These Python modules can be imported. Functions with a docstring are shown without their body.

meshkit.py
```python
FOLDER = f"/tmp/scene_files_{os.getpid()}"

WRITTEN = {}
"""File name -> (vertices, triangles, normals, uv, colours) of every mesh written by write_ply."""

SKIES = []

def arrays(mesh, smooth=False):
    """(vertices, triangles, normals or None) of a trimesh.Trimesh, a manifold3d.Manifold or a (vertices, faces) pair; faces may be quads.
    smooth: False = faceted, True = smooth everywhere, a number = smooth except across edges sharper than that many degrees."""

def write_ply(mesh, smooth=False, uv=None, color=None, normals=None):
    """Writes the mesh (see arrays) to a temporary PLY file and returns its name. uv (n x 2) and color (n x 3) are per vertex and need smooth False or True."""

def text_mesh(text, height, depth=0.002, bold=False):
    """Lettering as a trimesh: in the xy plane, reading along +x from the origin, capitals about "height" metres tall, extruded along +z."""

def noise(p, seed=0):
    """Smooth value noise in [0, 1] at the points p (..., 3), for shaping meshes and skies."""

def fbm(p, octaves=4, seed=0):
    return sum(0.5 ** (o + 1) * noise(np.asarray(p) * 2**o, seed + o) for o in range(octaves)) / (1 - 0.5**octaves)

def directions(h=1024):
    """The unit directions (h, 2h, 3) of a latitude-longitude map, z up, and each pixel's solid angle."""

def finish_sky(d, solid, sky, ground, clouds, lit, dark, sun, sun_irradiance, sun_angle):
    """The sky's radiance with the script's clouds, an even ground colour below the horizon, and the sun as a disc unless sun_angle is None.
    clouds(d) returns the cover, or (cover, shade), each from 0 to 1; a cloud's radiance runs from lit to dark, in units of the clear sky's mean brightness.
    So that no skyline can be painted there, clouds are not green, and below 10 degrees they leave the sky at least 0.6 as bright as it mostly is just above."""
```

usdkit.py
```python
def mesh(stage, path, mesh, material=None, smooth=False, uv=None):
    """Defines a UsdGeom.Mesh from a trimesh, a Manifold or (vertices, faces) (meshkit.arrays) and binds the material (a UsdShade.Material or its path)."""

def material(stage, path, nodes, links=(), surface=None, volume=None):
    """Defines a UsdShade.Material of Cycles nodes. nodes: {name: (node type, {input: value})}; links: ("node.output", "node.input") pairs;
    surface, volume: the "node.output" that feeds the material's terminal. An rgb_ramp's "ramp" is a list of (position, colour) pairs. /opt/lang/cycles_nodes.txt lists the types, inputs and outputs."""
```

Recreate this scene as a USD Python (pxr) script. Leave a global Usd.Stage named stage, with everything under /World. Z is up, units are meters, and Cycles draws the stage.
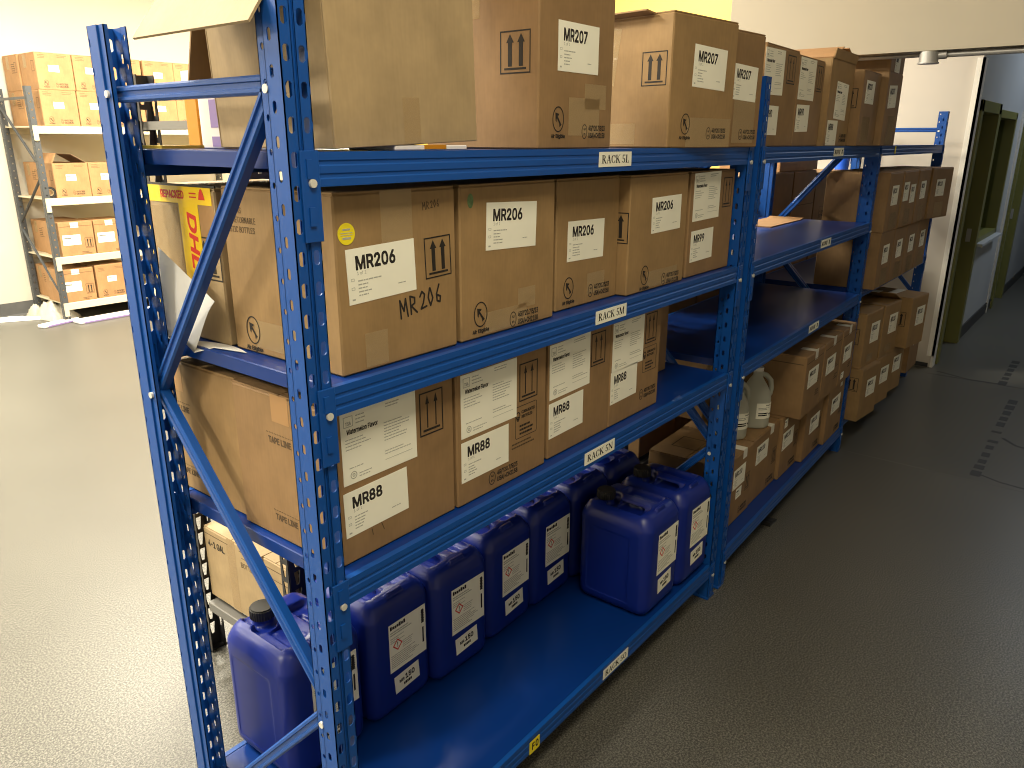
import math, random, glob
import numpy as np, trimesh, manifold3d as m3
import shapely
from shapely import affinity, union_all
from shapely.geometry import Polygon, LineString, Point, box as sbox, MultiPolygon
from pxr import Usd, UsdGeom, UsdLux, UsdShade, Gf, Sdf
import usdkit, meshkit

stage = Usd.Stage.CreateInMemory()
UsdGeom.SetStageUpAxis(stage, UsdGeom.Tokens.z)
UsdGeom.SetStageMetersPerUnit(stage, 1.0)
UsdGeom.Xform.Define(stage, '/World')

# ------------------------------------------------------------------ camera
F_PX, PITCH, YAW, ROLL = 766.8, 0.3071, 0.6721, 0.0033
CAM = (-0.8078, -1.1197, 1.8718)
cam = UsdGeom.Camera.Define(stage, '/World/camera')
cam.CreateHorizontalApertureAttr(36.0)
cam.CreateVerticalApertureAttr(27.0)
cam.CreateFocalLengthAttr(F_PX / 1024 * 36.0)
cam.CreateClippingRangeAttr(Gf.Vec2f(0.05, 100))
_f = np.array([math.cos(YAW) * math.cos(PITCH), math.sin(YAW) * math.cos(PITCH), -math.sin(PITCH)])
_r = np.array([math.sin(YAW), -math.cos(YAW), 0.0])
_u = np.cross(_r, _f)
_r2 = math.cos(ROLL) * _r + math.sin(ROLL) * _u
_u2 = -math.sin(ROLL) * _r + math.cos(ROLL) * _u
cam.AddTransformOp().Set(Gf.Matrix4d(*_r2, 0, *_u2, 0, *(-_f), 0, *CAM, 1))
cam.CreateExposureAttr(1.1)

# ------------------------------------------------------------------ lights
WARM = (1.0, 0.92, 0.74)
def rect_light(name, loc, w, h, inten, color, rot=(0, 0, 0)):
    l = UsdLux.RectLight.Define(stage, '/World/' + name)
    l.CreateWidthAttr(w); l.CreateHeightAttr(h); l.CreateIntensityAttr(inten); l.CreateColorAttr(Gf.Vec3f(*color))
    l.AddTranslateOp().Set(Gf.Vec3d(*loc))
    if any(rot):
        l.AddRotateXYZOp().Set(Gf.Vec3f(*rot))
    return l
CEIL = 3.9
ROOM_LAMPS = [(-3.6, 2.2), (-3.6, 5.9), (-0.9, 2.2), (-0.9, 5.9), (2.2, 2.6), (2.2, 5.9), (5.0, 2.6), (5.0, 5.9)]
for _i, (_x, _y) in enumerate(ROOM_LAMPS):
    rect_light('ceiling_lamp_light_%03d' % _i, (_x, _y, CEIL - 0.07), 1.1, 0.5, 63.0 if _y < 3 else 86.0, WARM)
rect_light('aisle_lamp_light', (-0.6, -1.15, CEIL - 0.07), 1.5, 0.9, 9.6, (1.0, 0.90, 0.67))
rect_light('corridor_lamp_light', (9.0, -1.3, CEIL - 0.07), 1.2, 0.4, 13.0, (0.80, 0.90, 1.0))
# faint ambient so nothing is pure black
_d = UsdLux.DomeLight.Define(stage, '/World/sky_dome'); _d.CreateIntensityAttr(0.02); _d.CreateColorAttr(Gf.Vec3f(1, 0.95, 0.85))

# ------------------------------------------------------------------ naming helpers
_used = {}
def npath(parent, name):
    base = parent + '/' + name
    k = _used.get(base, 0); _used[base] = k + 1
    return base if k == 0 else '%s_%03d' % (base, k)
def pp(x):
    return x if isinstance(x, str) else str(x.GetPath())
def meta(prim, **kw):
    for k, v in kw.items():
        if v: prim.SetCustomDataByKey(k, v)
    return prim
def obj(name, mesh, mat, parent='/World', smooth=False, **kw):
    p = npath(pp(parent), name)
    return meta(usdkit.mesh(stage, p, mesh, mat, smooth=smooth).GetPrim(), **kw)
def thing(name, label, cat, loc=(0, 0, 0), rotz=0.0, group=None, rot=None):
    x = UsdGeom.Xform.Define(stage, npath('/World', name))
    x.AddTranslateOp().Set(Gf.Vec3d(*map(float, loc)))
    if rot: x.AddRotateXYZOp().Set(Gf.Vec3f(*rot))
    elif rotz: x.AddRotateZOp().Set(float(rotz))
    return meta(x.GetPrim(), label=label, category=cat, group=group)
def struct(name, mesh, mat, parent='/World', **kw):
    if parent == '/World': kw.setdefault('kind', 'structure')
    return obj(name, mesh, mat, parent, **kw)
def dup(src, name, label, loc, rotz=0.0):
    d = src.GetCustomData()
    r = thing(name, label, d['category'], loc, rotz, d.get('group'))
    # reference the children one by one through the source prim
    r.GetReferences().AddInternalReference(src.GetPath())
    r.SetInstanceable(True)
    r.SetCustomDataByKey('label', label)
    return r

# ------------------------------------------------------------------ mesh helpers
def cat(*ms):
    ms = [m for m in (ms[0] if len(ms) == 1 and isinstance(ms[0], (list, tuple)) and not isinstance(ms[0], trimesh.Trimesh) else ms) if m is not None]
    vs, fs, n = [], [], 0
    for m in ms:
        if isinstance(m, tuple): v, f = np.asarray(m[0], float), np.asarray(m[1], int)
        else: v, f = np.asarray(m.vertices), np.asarray(m.faces)
        vs.append(v); fs.append(f + n); n += len(v)
    return trimesh.Trimesh(np.vstack(vs), np.vstack(fs), process=False)
def bx(x0, x1, y0, y1, z0, z1):
    m = trimesh.creation.box((x1 - x0, y1 - y0, z1 - z0)); m.apply_translation(((x0 + x1) / 2, (y0 + y1) / 2, (z0 + z1) / 2)); return m
def cbx(x0, x1, y0, y1, z0, z1, c=0.003):
    """chamfered box"""
    pts = []
    for sx in (0, 1):
        for sy in (0, 1):
            for sz in (0, 1):
                X, Y, Z = (x0, x1)[sx], (y0, y1)[sy], (z0, z1)[sz]
                ix, iy, iz = (1 - 2 * sx) * c, (1 - 2 * sy) * c, (1 - 2 * sz) * c
                pts += [(X, Y + iy, Z + iz), (X + ix, Y, Z + iz), (X + ix, Y + iy, Z)]
    return trimesh.Trimesh(np.array(pts), process=False).convex_hull
def cyl(p0, p1, r, n=16):
    p0, p1 = np.asarray(p0, float), np.asarray(p1, float)
    return trimesh.creation.cylinder(r, segment=[p0, p1], sections=n)
def tube(pts, r, n=8):
    out = []
    for a, b in zip(pts[:-1], pts[1:]):
        out.append(cyl(a, b, r, n))
    for a in pts[1:-1]:
        s = trimesh.creation.icosphere(1, r); s.apply_translation(a); out.append(s)
    return cat(out)
def geoms(g):
    return [q for q in getattr(g, 'geoms', [g]) if q.geom_type == 'Polygon' and q.area > 0]
def ext(shape, t):
    """extrude a shapely shape: coordinates (u, v, n) with n from 0 to t"""
    ms = [trimesh.creation.extrude_polygon(q, t, engine='earcut') for g in geoms(shape) for q in [g]]
    return cat(ms)
def mapped(m, O, U, V, N):
    v = np.asarray(m.vertices)
    w = np.asarray(O) + v[:, :1] * np.asarray(U) + v[:, 1:2] * np.asarray(V) + v[:, 2:3] * np.asarray(N)
    return trimesh.Trimesh(w, np.asarray(m.faces), process=False)
def prism(poly_pts, axis, a0, a1):
    """extrude a polygon given in the two other axes along an axis ('x': pts are (y,z); 'y': pts (x,z) ; 'z': (x,y))"""
    m = ext(Polygon(poly_pts), a1 - a0)
    if axis == 'x': return mapped(m, (a0, 0, 0), (0, 1, 0), (0, 0, 1), (1, 0, 0))
    if axis == 'y': return mapped(m, (0, a1, 0), (1, 0, 0), (0, 0, 1), (0, -1, 0))
    return mapped(m, (0, 0, a0), (1, 0, 0), (0, 1, 0), (0, 0, 1))
def xf(m, loc=(0, 0, 0), rz=0):
    m = m.copy()
    if rz: m.apply_transform(trimesh.transformations.rotation_matrix(math.radians(rz), (0, 0, 1)))
    m.apply_translation(loc); return m

# ------------------------------------------------------------------ lettering (flat print as thin geometry)
_font = None
_tcache = {}
def text_poly(text, height, bold=False):
    key = (text, bold)
    if key not in _tcache:
        from PIL import Image, ImageDraw, ImageFont
        font = ImageFont.truetype(glob.glob('/opt/blender-*/*/datafiles/fonts/Inter.woff2')[0], 72)
        st = 3 if bold else 0
        x0, y0, x1, y1 = font.getbbox(text, anchor='ls', stroke_width=st)
        im = Image.new('L', (x1 - x0 + 8, y1 - y0 + 8))
        ImageDraw.Draw(im).text((4 - x0, 4 - y0), text, 255, font, anchor='ls', stroke_width=st)
        on = np.pad(np.asarray(im) > 127, ((0, 0), (1, 1))).astype(np.int8)
        rows, starts = np.nonzero(np.diff(on, axis=1) == 1)
        ends = np.nonzero(np.diff(on, axis=1) == -1)[1]
        s = union_all(shapely.box(starts, -rows - 1, ends, -rows)).buffer(0.6).buffer(-0.6).simplify(0.9)
        k = 1 / 52.5
        _tcache[key] = affinity.affine_transform(s, [k, 0, 0, k, -4 * k, (4 - y0) * k])
    return affinity.scale(_tcache[key], height, height, origin=(0, 0))
def T(text, x, y, h, bold=False, sx=1.0, fit=None):
    p = text_poly(text, h, bold)
    if fit: sx = fit / (p.bounds[2] - p.bounds[0])
    return affinity.translate(affinity.scale(p, sx, 1, origin=(0, 0)), x, y)
def bar(x, y, w, h): return sbox(x, y, x + w, y + h)
def fine(rng, x, y, w, n, dy, h):
    """lines of print too small to read: short dashes word by word"""
    out = []
    for i in range(n):
        cx, end = x, x + w * rng.uniform(0.55, 1.0)
        while cx < end - 0.002:
            l = min(rng.uniform(0.004, 0.013), end - cx); out.append(bar(cx, y - i * dy, l, h)); cx += l + 0.0016
    return out
def ring(x, y, rx, ry, t):
    c = Point(0, 0).buffer(1, 10)
    return affinity.translate(affinity.scale(c, rx, ry).difference(affinity.scale(c, rx - t, ry - t)), x, y)
def frame(x, y, w, h, t): return sbox(x, y, x + w, y + h).difference(sbox(x + t, y + t, x + w - t, y + h - t))
def stroke(pts, w): return LineString(pts).buffer(w / 2, 3)
def U(parts): return union_all([p for p in parts])

def serif(text, x, y, h, w):
    """roman capitals with serifs"""
    def L(x0, y0, x1, y1, t): return LineString([(x0, y0), (x1, y1)]).buffer(t / 2, cap_style='flat')
    th, tn = 0.15, 0.05
    def sf(cx, yy, l=0.34): return sbox(cx - l / 2, yy - 0.025 if yy > .5 else yy, cx + l / 2, yy + (0.0 if yy > .5 else 0.045))
    G = {}
    ringp = lambda cx, cy, rx, ry, t: affinity.translate(affinity.scale(Point(0, 0).buffer(1, 8), rx, ry).difference(affinity.scale(Point(0, 0).buffer(1, 8), rx - t, ry - tn)), cx, cy)
    G['R'] = (0.74, [sbox(.12, 0, .27, 1), sf(.195, 0), sf(.195, 1, .3), ringp(.3, .75, .3, .25, .15).intersection(sbox(.25, 0, 1, 1)), L(.36, .5, .66, .0, .15), sf(.66, 0, .22)])
    G['A'] = (0.78, [L(.14, 0, .39, 1, tn), L(.39, 1, .64, 0, th), sbox(.22, .3, .52, .35), sf(.14, 0, .26), sf(.64, 0, .28)])
    G['C'] = (0.7, [ringp(.38, .5, .34, .5, .14).difference(sbox(.52, .3, 1, .7)), sbox(.62, .66, .67, .95)])
    G['K'] = (0.8, [sbox(.12, 0, .27, 1), sf(.195, 0), sf(.195, 1), L(.25, .42, .62, 1, tn), L(.36, .58, .68, 0, th), sf(.66, 1, .24), sf(.68, 0, .26)])
    G['5'] = (0.56, [sbox(.1, .9, .5, 1.0), sbox(.1, .5, .17, 1), ringp(.26, .3, .24, .3, .13).difference(sbox(-.1, .22, .16, .5))])
    G['L'] = (0.66, [sbox(.12, 0, .27, 1), sf(.195, 0), sf(.195, 1), sbox(.2, 0, .6, .05), sbox(.55, 0, .6, .28)])
    G['M'] = (1.0, [sbox(.12, 0, .17, 1), sbox(.76, 0, .9, 1), L(.15, 1, .48, .02, th), L(.48, .02, .8, 1, tn), sf(.145, 0, .26), sf(.83, 0, .3), sf(.14, 1, .2), sf(.84, 1, .24)])
    G['N'] = (0.82, [sbox(.12, 0, .17, 1), sbox(.68, 0, .73, 1), L(.12, 1, .7, .02, th), sf(.145, 0, .26), sf(.705, 1, .26), sf(.1, 1, .2)])
    G['O'] = (0.8, [ringp(.4, .5, .36, .5, .14)])
    G[' '] = (0.3, [])
    out, cx = [], 0
    for ch in text:
        a, ps = G[ch]
        out += [affinity.translate(p, cx, 0) for p in ps]; cx += a
    g = union_all(out)
    return affinity.translate(affinity.scale(g, w / cx, h, origin=(0, 0)), x, y)

# ------------------------------------------------------------------ materials
LK = '/World/Looks'
UsdGeom.Scope.Define(stage, LK)
def plain(name, col, rough=0.5, spec=0.5, noise=None, bump=None, **kw):
    """principled with object-space tone noise (scale, spread) and bump (scale, strength)"""
    nodes = {'p': ('principled_bsdf', dict(base_color=col, roughness=rough, specular_ior_level=spec, **kw))}
    links = []
    if noise or bump:
        nodes['t'] = ('texture_coordinate', {})
    if noise:
        sc, sp = noise
        nodes['n'] = ('noise_texture', dict(scale=sc, detail=4.0, roughness=0.6))
        lo = tuple(c * (1 - sp) for c in col); hi = tuple(min(1, c * (1 + sp)) for c in col)
        nodes['r'] = ('rgb_ramp', {'ramp': [(0.3, lo), (0.7, hi)]})
        links += [('t.object', 'n.vector'), ('n.fac', 'r.fac'), ('r.color', 'p.base_color')]
    if bump:
        sc, st = bump
        nodes['bn'] = ('noise_texture', dict(scale=sc, detail=3.0))
        nodes['b'] = ('bump', dict(strength=st, distance=0.002))
        links += [('t.object', 'bn.vector'), ('bn.fac', 'b.height'), ('b.normal', 'p.normal')]
    return usdkit.material(stage, LK + '/' + name, nodes, links, surface='p.BSDF')
def kraft(name, col):
    """corrugated board: fibre mottling, faint vertical flutes"""
    lo = tuple(c * 0.84 for c in col); hi = tuple(c * 1.12 for c in col)
    nodes = {'t': ('texture_coordinate', {}),
             'mp': ('mapping', dict(scale=(1.0, 1.0, 0.12))),
             'n': ('noise_texture', dict(scale=9.0, detail=5.0, roughness=0.65)),
             'fl': ('noise_texture', dict(scale=160.0, detail=2.0)),
             'r': ('rgb_ramp', {'ramp': [(0.28, lo), (0.72, hi)]}),
             'r2': ('rgb_ramp', {'ramp': [(0.3, (0.93, 0.93, 0.93)), (0.7, (1.0, 1.0, 1.0))]}),
             'm': ('mix_color', dict(blend_type='multiply', fac=1.0)),
             'b': ('bump', dict(strength=0.16, distance=0.0015)),
             'p': ('principled_bsdf', dict(roughness=0.62, specular_ior_level=0.3))}
    links = [('t.object', 'n.vector'), ('t.object', 'mp.vector'), ('mp.vector', 'fl.vector'), ('n.fac', 'r.fac'), ('fl.fac', 'r2.fac'),
             ('r.color', 'm.a'), ('r2.color', 'm.b'), ('m.result', 'p.base_color'), ('fl.fac', 'b.height'), ('b.normal', 'p.normal')]
    return usdkit.material(stage, LK + '/' + name, nodes, links, surface='p.BSDF')
M = {}
M['kraft'] = kraft('kraft', (0.315, 0.198, 0.088))
M['kraft_red'] = kraft('kraft_red', (0.275, 0.166, 0.077))
M['kraft_pale'] = kraft('kraft_pale', (0.38, 0.275, 0.150))
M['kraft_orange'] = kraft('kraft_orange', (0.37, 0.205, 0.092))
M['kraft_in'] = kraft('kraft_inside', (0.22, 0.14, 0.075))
M['ink'] = plain('ink', (0.022, 0.018, 0.015), 0.6, 0.3)
M['ink_soft'] = plain('ink_soft', (0.09, 0.06, 0.035), 0.7, 0.2)
M['paper'] = plain('label_paper', (0.88, 0.86, 0.74), 0.45, 0.4, noise=(14, 0.02))
M['paper_grey'] = plain('sheet_paper', (0.66, 0.65, 0.63), 0.5, 0.3, noise=(6, 0.04))
M['ink_grey'] = plain('label_print', (0.40, 0.40, 0.35), 0.6, 0.3)
M['tape'] = usdkit.material(stage, LK + '/packing_tape', {
    't': ('texture_coordinate', {}), 'n': ('noise_texture', dict(scale=28.0, detail=4.0, distortion=1.2)), 'b': ('bump', dict(strength=0.5, distance=0.004)),
    'g': ('principled_bsdf', dict(base_color=(0.55, 0.40, 0.22), roughness=0.16, specular_ior_level=0.6)), 'tr': ('transparent_bsdf', {'color': (0.93, 0.9, 0.84)}), 'm': ('mix_closure', {'fac': 0.42})},
    [('t.object', 'n.vector'), ('n.fac', 'b.height'), ('b.normal', 'g.normal'), ('tr.BSDF', 'm.closure1'), ('g.BSDF', 'm.closure2')], surface='m.closure')
M['smudge'] = plain('green_smudge', (0.13, 0.20, 0.09), 0.7, 0.2, noise=(60, 0.3))
M['tape_brown'] = plain('brown_tape', (0.36, 0.20, 0.08), 0.3, 0.5, bump=(40, 0.2))
M['tape_white'] = plain('white_tape', (0.75, 0.72, 0.62), 0.35, 0.5, bump=(40, 0.2))
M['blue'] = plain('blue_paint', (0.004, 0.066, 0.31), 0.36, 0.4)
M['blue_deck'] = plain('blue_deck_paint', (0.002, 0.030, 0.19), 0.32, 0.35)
M['zinc'] = plain('zinc_bolt', (0.75, 0.73, 0.66), 0.35, 0.5, metallic=0.3)
M['can'] = plain('blue_jerrycan_plastic', (0.003, 0.016, 0.20), 0.38, 0.45, bump=(60, 0.04))
M['black'] = plain('black_plastic', (0.018, 0.017, 0.016), 0.45, 0.5)
M['black_steel'] = plain('black_rack_steel', (0.022, 0.021, 0.022), 0.4, 0.5)
M['grey_steel'] = plain('grey_steel', (0.15, 0.145, 0.135), 0.4, 0.5)
M['post_grey'] = plain('grey_post_paint', (0.06, 0.065, 0.07), 0.45, 0.5)
M['cream'] = plain('cream_beam_paint', (0.58, 0.52, 0.38), 0.4, 0.5)
M['hdpe'] = usdkit.material(stage, LK + '/natural_plastic', {
    'p': ('principled_bsdf', dict(base_color=(0.55, 0.55, 0.47), roughness=0.35, specular_ior_level=0.5)), 'tr': ('translucent_bsdf', dict(color=(0.6, 0.6, 0.52))), 'm': ('mix_closure', {'fac': 0.35})},
    [('p.BSDF', 'm.closure1'), ('tr.BSDF', 'm.closure2')], surface='m.closure')
M['yellow_tape'] = plain('yellow_tape', (0.86, 0.58, 0.02), 0.25, 0.5, bump=(40, 0.35))
M['red_print'] = plain('red_print', (0.62, 0.03, 0.02), 0.5, 0.3)
M['yellow_dot'] = plain('yellow_sticker', (0.85, 0.70, 0.02), 0.45, 0.4)
M['orange'] = plain('orange_board', (0.50, 0.20, 0.008), 0.5, 0.4)
M['yellow_sheet'] = plain('yellow_sheet', (0.62, 0.46, 0.06), 0.5, 0.4)
M['white_card'] = plain('white_card', (0.74, 0.70, 0.70), 0.45, 0.4)
M['purple'] = plain('purple_print', (0.28, 0.20, 0.44), 0.5, 0.3)
M['wall'] = plain('wall_paint', (0.58, 0.545, 0.46), 0.55, 0.3, noise=(0.8, 0.03), bump=(90, 0.05))
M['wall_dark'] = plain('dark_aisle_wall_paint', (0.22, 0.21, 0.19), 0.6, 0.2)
M['wall_white'] = plain('white_wall_paint', (0.53, 0.49, 0.44), 0.5, 0.3, noise=(1.2, 0.04), bump=(70, 0.06))
M['header_paint'] = plain('header_paint', (0.41, 0.365, 0.29), 0.5, 0.3, noise=(1.2, 0.03), bump=(70, 0.06))
M['wall_yellow'] = plain('yellow_wall_paint', (0.55, 0.37, 0.085), 0.55, 0.3, noise=(0.8, 0.03))
M['wall_grey'] = plain('grey_corridor_paint', (0.42, 0.44, 0.46), 0.45, 0.4, noise=(1.5, 0.05))
M['ceiling'] = plain('ceiling_paint', (0.78, 0.75, 0.68), 0.7, 0.2)
M['coving'] = plain('grey_vinyl_skirting', (0.10, 0.10, 0.10), 0.4, 0.4, noise=(12, 0.1))
M['coving_dark'] = plain('dark_vinyl_skirting', (0.035, 0.035, 0.037), 0.4, 0.4)
M['olive'] = plain('olive_door_paint', (0.16, 0.16, 0.045), 0.35, 0.5)
M['olive_dark'] = plain('dark_olive_door', (0.05, 0.052, 0.022), 0.4, 0.5)
M['trim_white'] = plain('white_trim', (0.75, 0.73, 0.68), 0.35, 0.5)
M['conduit'] = plain('galvanised_conduit', (0.42, 0.41, 0.40), 0.4, 0.5, metallic=0.5)
M['film'] = usdkit.material(stage, LK + '/plastic_film', {
    'p': ('principled_bsdf', dict(base_color=(0.7, 0.66, 0.56), roughness=0.2)), 'tr': ('transparent_bsdf', {'color': (0.95, 0.93, 0.88)}), 'm': ('mix_closure', {'fac': 0.6})},
    [('tr.BSDF', 'm.closure1'), ('p.BSDF', 'm.closure2')], surface='m.closure')
M['glass'] = usdkit.material(stage, LK + '/window_glass', {
    'g': ('glossy_bsdf', dict(color=(0.9, 0.92, 0.9), roughness=0.03)), 'tr': ('transparent_bsdf', {'color': (0.80, 0.84, 0.78)}), 'm': ('mix_closure', {'fac': 0.14})},
    [('tr.BSDF', 'm.closure1'), ('g.BSDF', 'm.closure2')], surface='m.closure')
M['lamp'] = usdkit.material(stage, LK + '/lamp_diffuser', {'e': ('emission', dict(color=WARM, strength=6.0))}, [], surface='e.emission')
# speckled vinyl floor
M['floor'] = usdkit.material(stage, LK + '/speckled_vinyl_floor', {
    'g': ('geometry', {}),
    'n1': ('noise_texture', dict(scale=150.0, detail=2.0, roughness=0.8)),
    'n2': ('noise_texture', dict(scale=1.1, detail=4.0, roughness=0.6)),
    'v': ('voronoi_texture', dict(scale=90.0, randomness=1.0)),
    'r1': ('rgb_ramp', {'ramp': [(0.40, (0.038, 0.036, 0.031)), (0.5, (0.088, 0.085, 0.073)), (0.60, (0.180, 0.174, 0.152))]}),
    'r3': ('rgb_ramp', {'ramp': [(0.04, (2.1, 2.1, 2.0)), (0.16, (1.0, 1.0, 1.0)), (0.75, (0.92, 0.92, 0.92)), (1.0, (0.8, 0.8, 0.8))]}),
    'r2': ('rgb_ramp', {'ramp': [(0.3, (0.90, 0.90, 0.90)), (0.7, (1.06, 1.06, 1.06))]}),
    'm1': ('mix_color', dict(blend_type='multiply', fac=1.0)), 'm2': ('mix_color', dict(blend_type='multiply', fac=1.0)),
    'p': ('principled_bsdf', dict(roughness=0.40, specular_ior_level=0.5))},
    [('g.position', 'n1.vector'), ('g.position', 'n2.vector'), ('g.position', 'v.vector'), ('n1.fac', 'r1.fac'), ('n2.fac', 'r2.fac'), ('v.distance', 'r3.fac'),
     ('r1.color', 'm1.a'), ('r2.color', 'm1.b'), ('m1.result', 'm2.a'), ('r3.color', 'm2.b'), ('m2.result', 'p.base_color'),
     ], surface='p.BSDF')

# ================================================================== the room
X0, X1, YB, YA, XE = -6.0, 14.5, 8.4, -2.3, 6.5
fl = struct('floor', bx(X0, X1, YA, YB, -0.1, 0.0), M['floor'])
obj('weld_seam', cat([bx(4.05, 4.062, -1.6, 0.02, 0.0, 0.0006)]), plain('weld_seam', (0.14, 0.135, 0.12), 0.3), fl)
obj('weld_seam', bx(6.28, 6.292, -1.6, 0.02, 0.0, 0.0006), M['coving_dark'], fl)
struct('ceiling', bx(X0, X1, YA, YB, CEIL, CEIL + 0.1), M['ceiling'])
struct('wall_back', bx(X0, XE, YB, YB + 0.12, 0, CEIL), M['wall'])
struct('baseboard_back', prism([(8.4, 0), (8.36, 0), (8.385, 0.02), (8.392, 0.15), (8.4, 0.15)], 'x', X0, XE), M['coving'])
struct('wall_left', bx(X0 - 0.12, X0, YA, YB, 0, CEIL), M['wall'])
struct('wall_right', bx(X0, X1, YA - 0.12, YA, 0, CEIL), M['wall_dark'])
struct('wall_end', bx(XE, XE + 0.12, 2.05, YB, 0, CEIL), M['wall_yellow'])
struct('wall_partition', bx(XE, XE + 0.12, 0.03, 2.05, 0, CEIL), M['wall_white'])
struct('baseboard_partition', bx(XE - 0.012, XE, 0.05, 2.05, 0, 0.035), M['coving_dark'])
struct('trim_1', cat([bx(XE - 0.014, XE + 0.09, 0.012, 0.032, 0, 2.5), bx(XE - 0.014, XE - 0.004, 0.012, 0.07, 0.1, 2.5)]), M['trim_white'])
# header beam over the aisle
struct('wall_header', bx(3.5, 3.66, YA, 0.80, 2.285, CEIL), M['header_paint'])
# corridor wall with a door, a window, a second door
Yc = 0.03
cw = struct('wall_corridor', cat([bx(XE + .12, 6.68, Yc, Yc + .14, 0, CEIL), bx(6.68, 7.62, Yc, Yc + .14, 2.16, CEIL), bx(7.62, 7.74, Yc, Yc + .14, 0, CEIL),
      bx(7.74, 8.95, Yc, Yc + .14, 0, 0.95), bx(7.74, 8.95, Yc, Yc + .14, 2.16, CEIL), bx(8.95, 9.72, Yc, Yc + .14, 0, CEIL), bx(9.72, 10.55, Yc, Yc + .14, 2.16, CEIL),
      bx(10.55, X1, Yc, Yc + .14, 0, CEIL)]), M['wall_grey'])
struct('baseboard_corridor', cat([bx(7.70, 9.70, Yc - .012, Yc, 0, .12), bx(10.6, X1, Yc - .012, Yc, 0, .12)]), M['coving_dark'])
struct('wall_corridor_end', bx(X1, X1 + .1, YA, Yc, 0, CEIL), M['wall_grey'])
def door(n, xa, xb, lab):
    t = thing('door_%d' % n, lab, 'door', (xa, Yc, 0))
    t.SetCustomDataByKey('kind', 'structure')
    w = xb - xa
    obj('door_frame', cat([cbx(-.07, .03, -.03, .16, 0, 2.2), cbx(w - .03, w + .075, -.03, .16, 0, 2.2), cbx(-.07, w + .075, -.03, .16, 2.11, 2.2)]), M['olive'], t)
    obj('door_leaf', cbx(.035, w - .035, .09, .13, 0.01, 2.10), M['olive_dark'], t)
    obj('strike_plate', cbx(w - .034, w - .028, .02, .06, 0.98, 1.10, .001), M['conduit'], t)
    obj('door_handle', cat([cyl((.1, .09, 1.03), (.1, .045, 1.03), .009), cyl((.1, .045, 1.03), (.22, .045, 1.03), .009)]), M['conduit'], t)
    return t
door(1, 6.70, 7.60, 'olive green painted door and frame just behind the white wall corner')
door(2, 9.74, 10.52, 'second olive green door frame farther down the grey corridor')
t = thing('window_1', 'olive framed corridor window between the two green doors', 'window', (7.74, Yc, .95)); t.SetCustomDataByKey('kind', 'structure')
obj('window_frame', cat([cbx(0, .07, -.015, .13, 0, 1.2), cbx(1.14, 1.21, -.015, .13, 0, 1.2), cbx(0, 1.21, -.015, .13, 1.14, 1.21), cbx(0, 1.21, -.015, .13, 0, .05)]), M['olive'], t)
obj('window_pane', bx(.06, 1.15, .08, .086, .04, 1.15), M['glass'], t)
obj('window_sill', cbx(-.02, 1.23, -.07, .0, -.03, .0), M['wall_grey'], t)
struct('wall_behind_window', bx(XE + .12, X1, 1.2, 1.3, 0, CEIL), M['olive_dark'])
struct('trim_2', bx(9.38, 9.42, Yc - .02, Yc, 0, 2.2), M['trim_white'])
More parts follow.
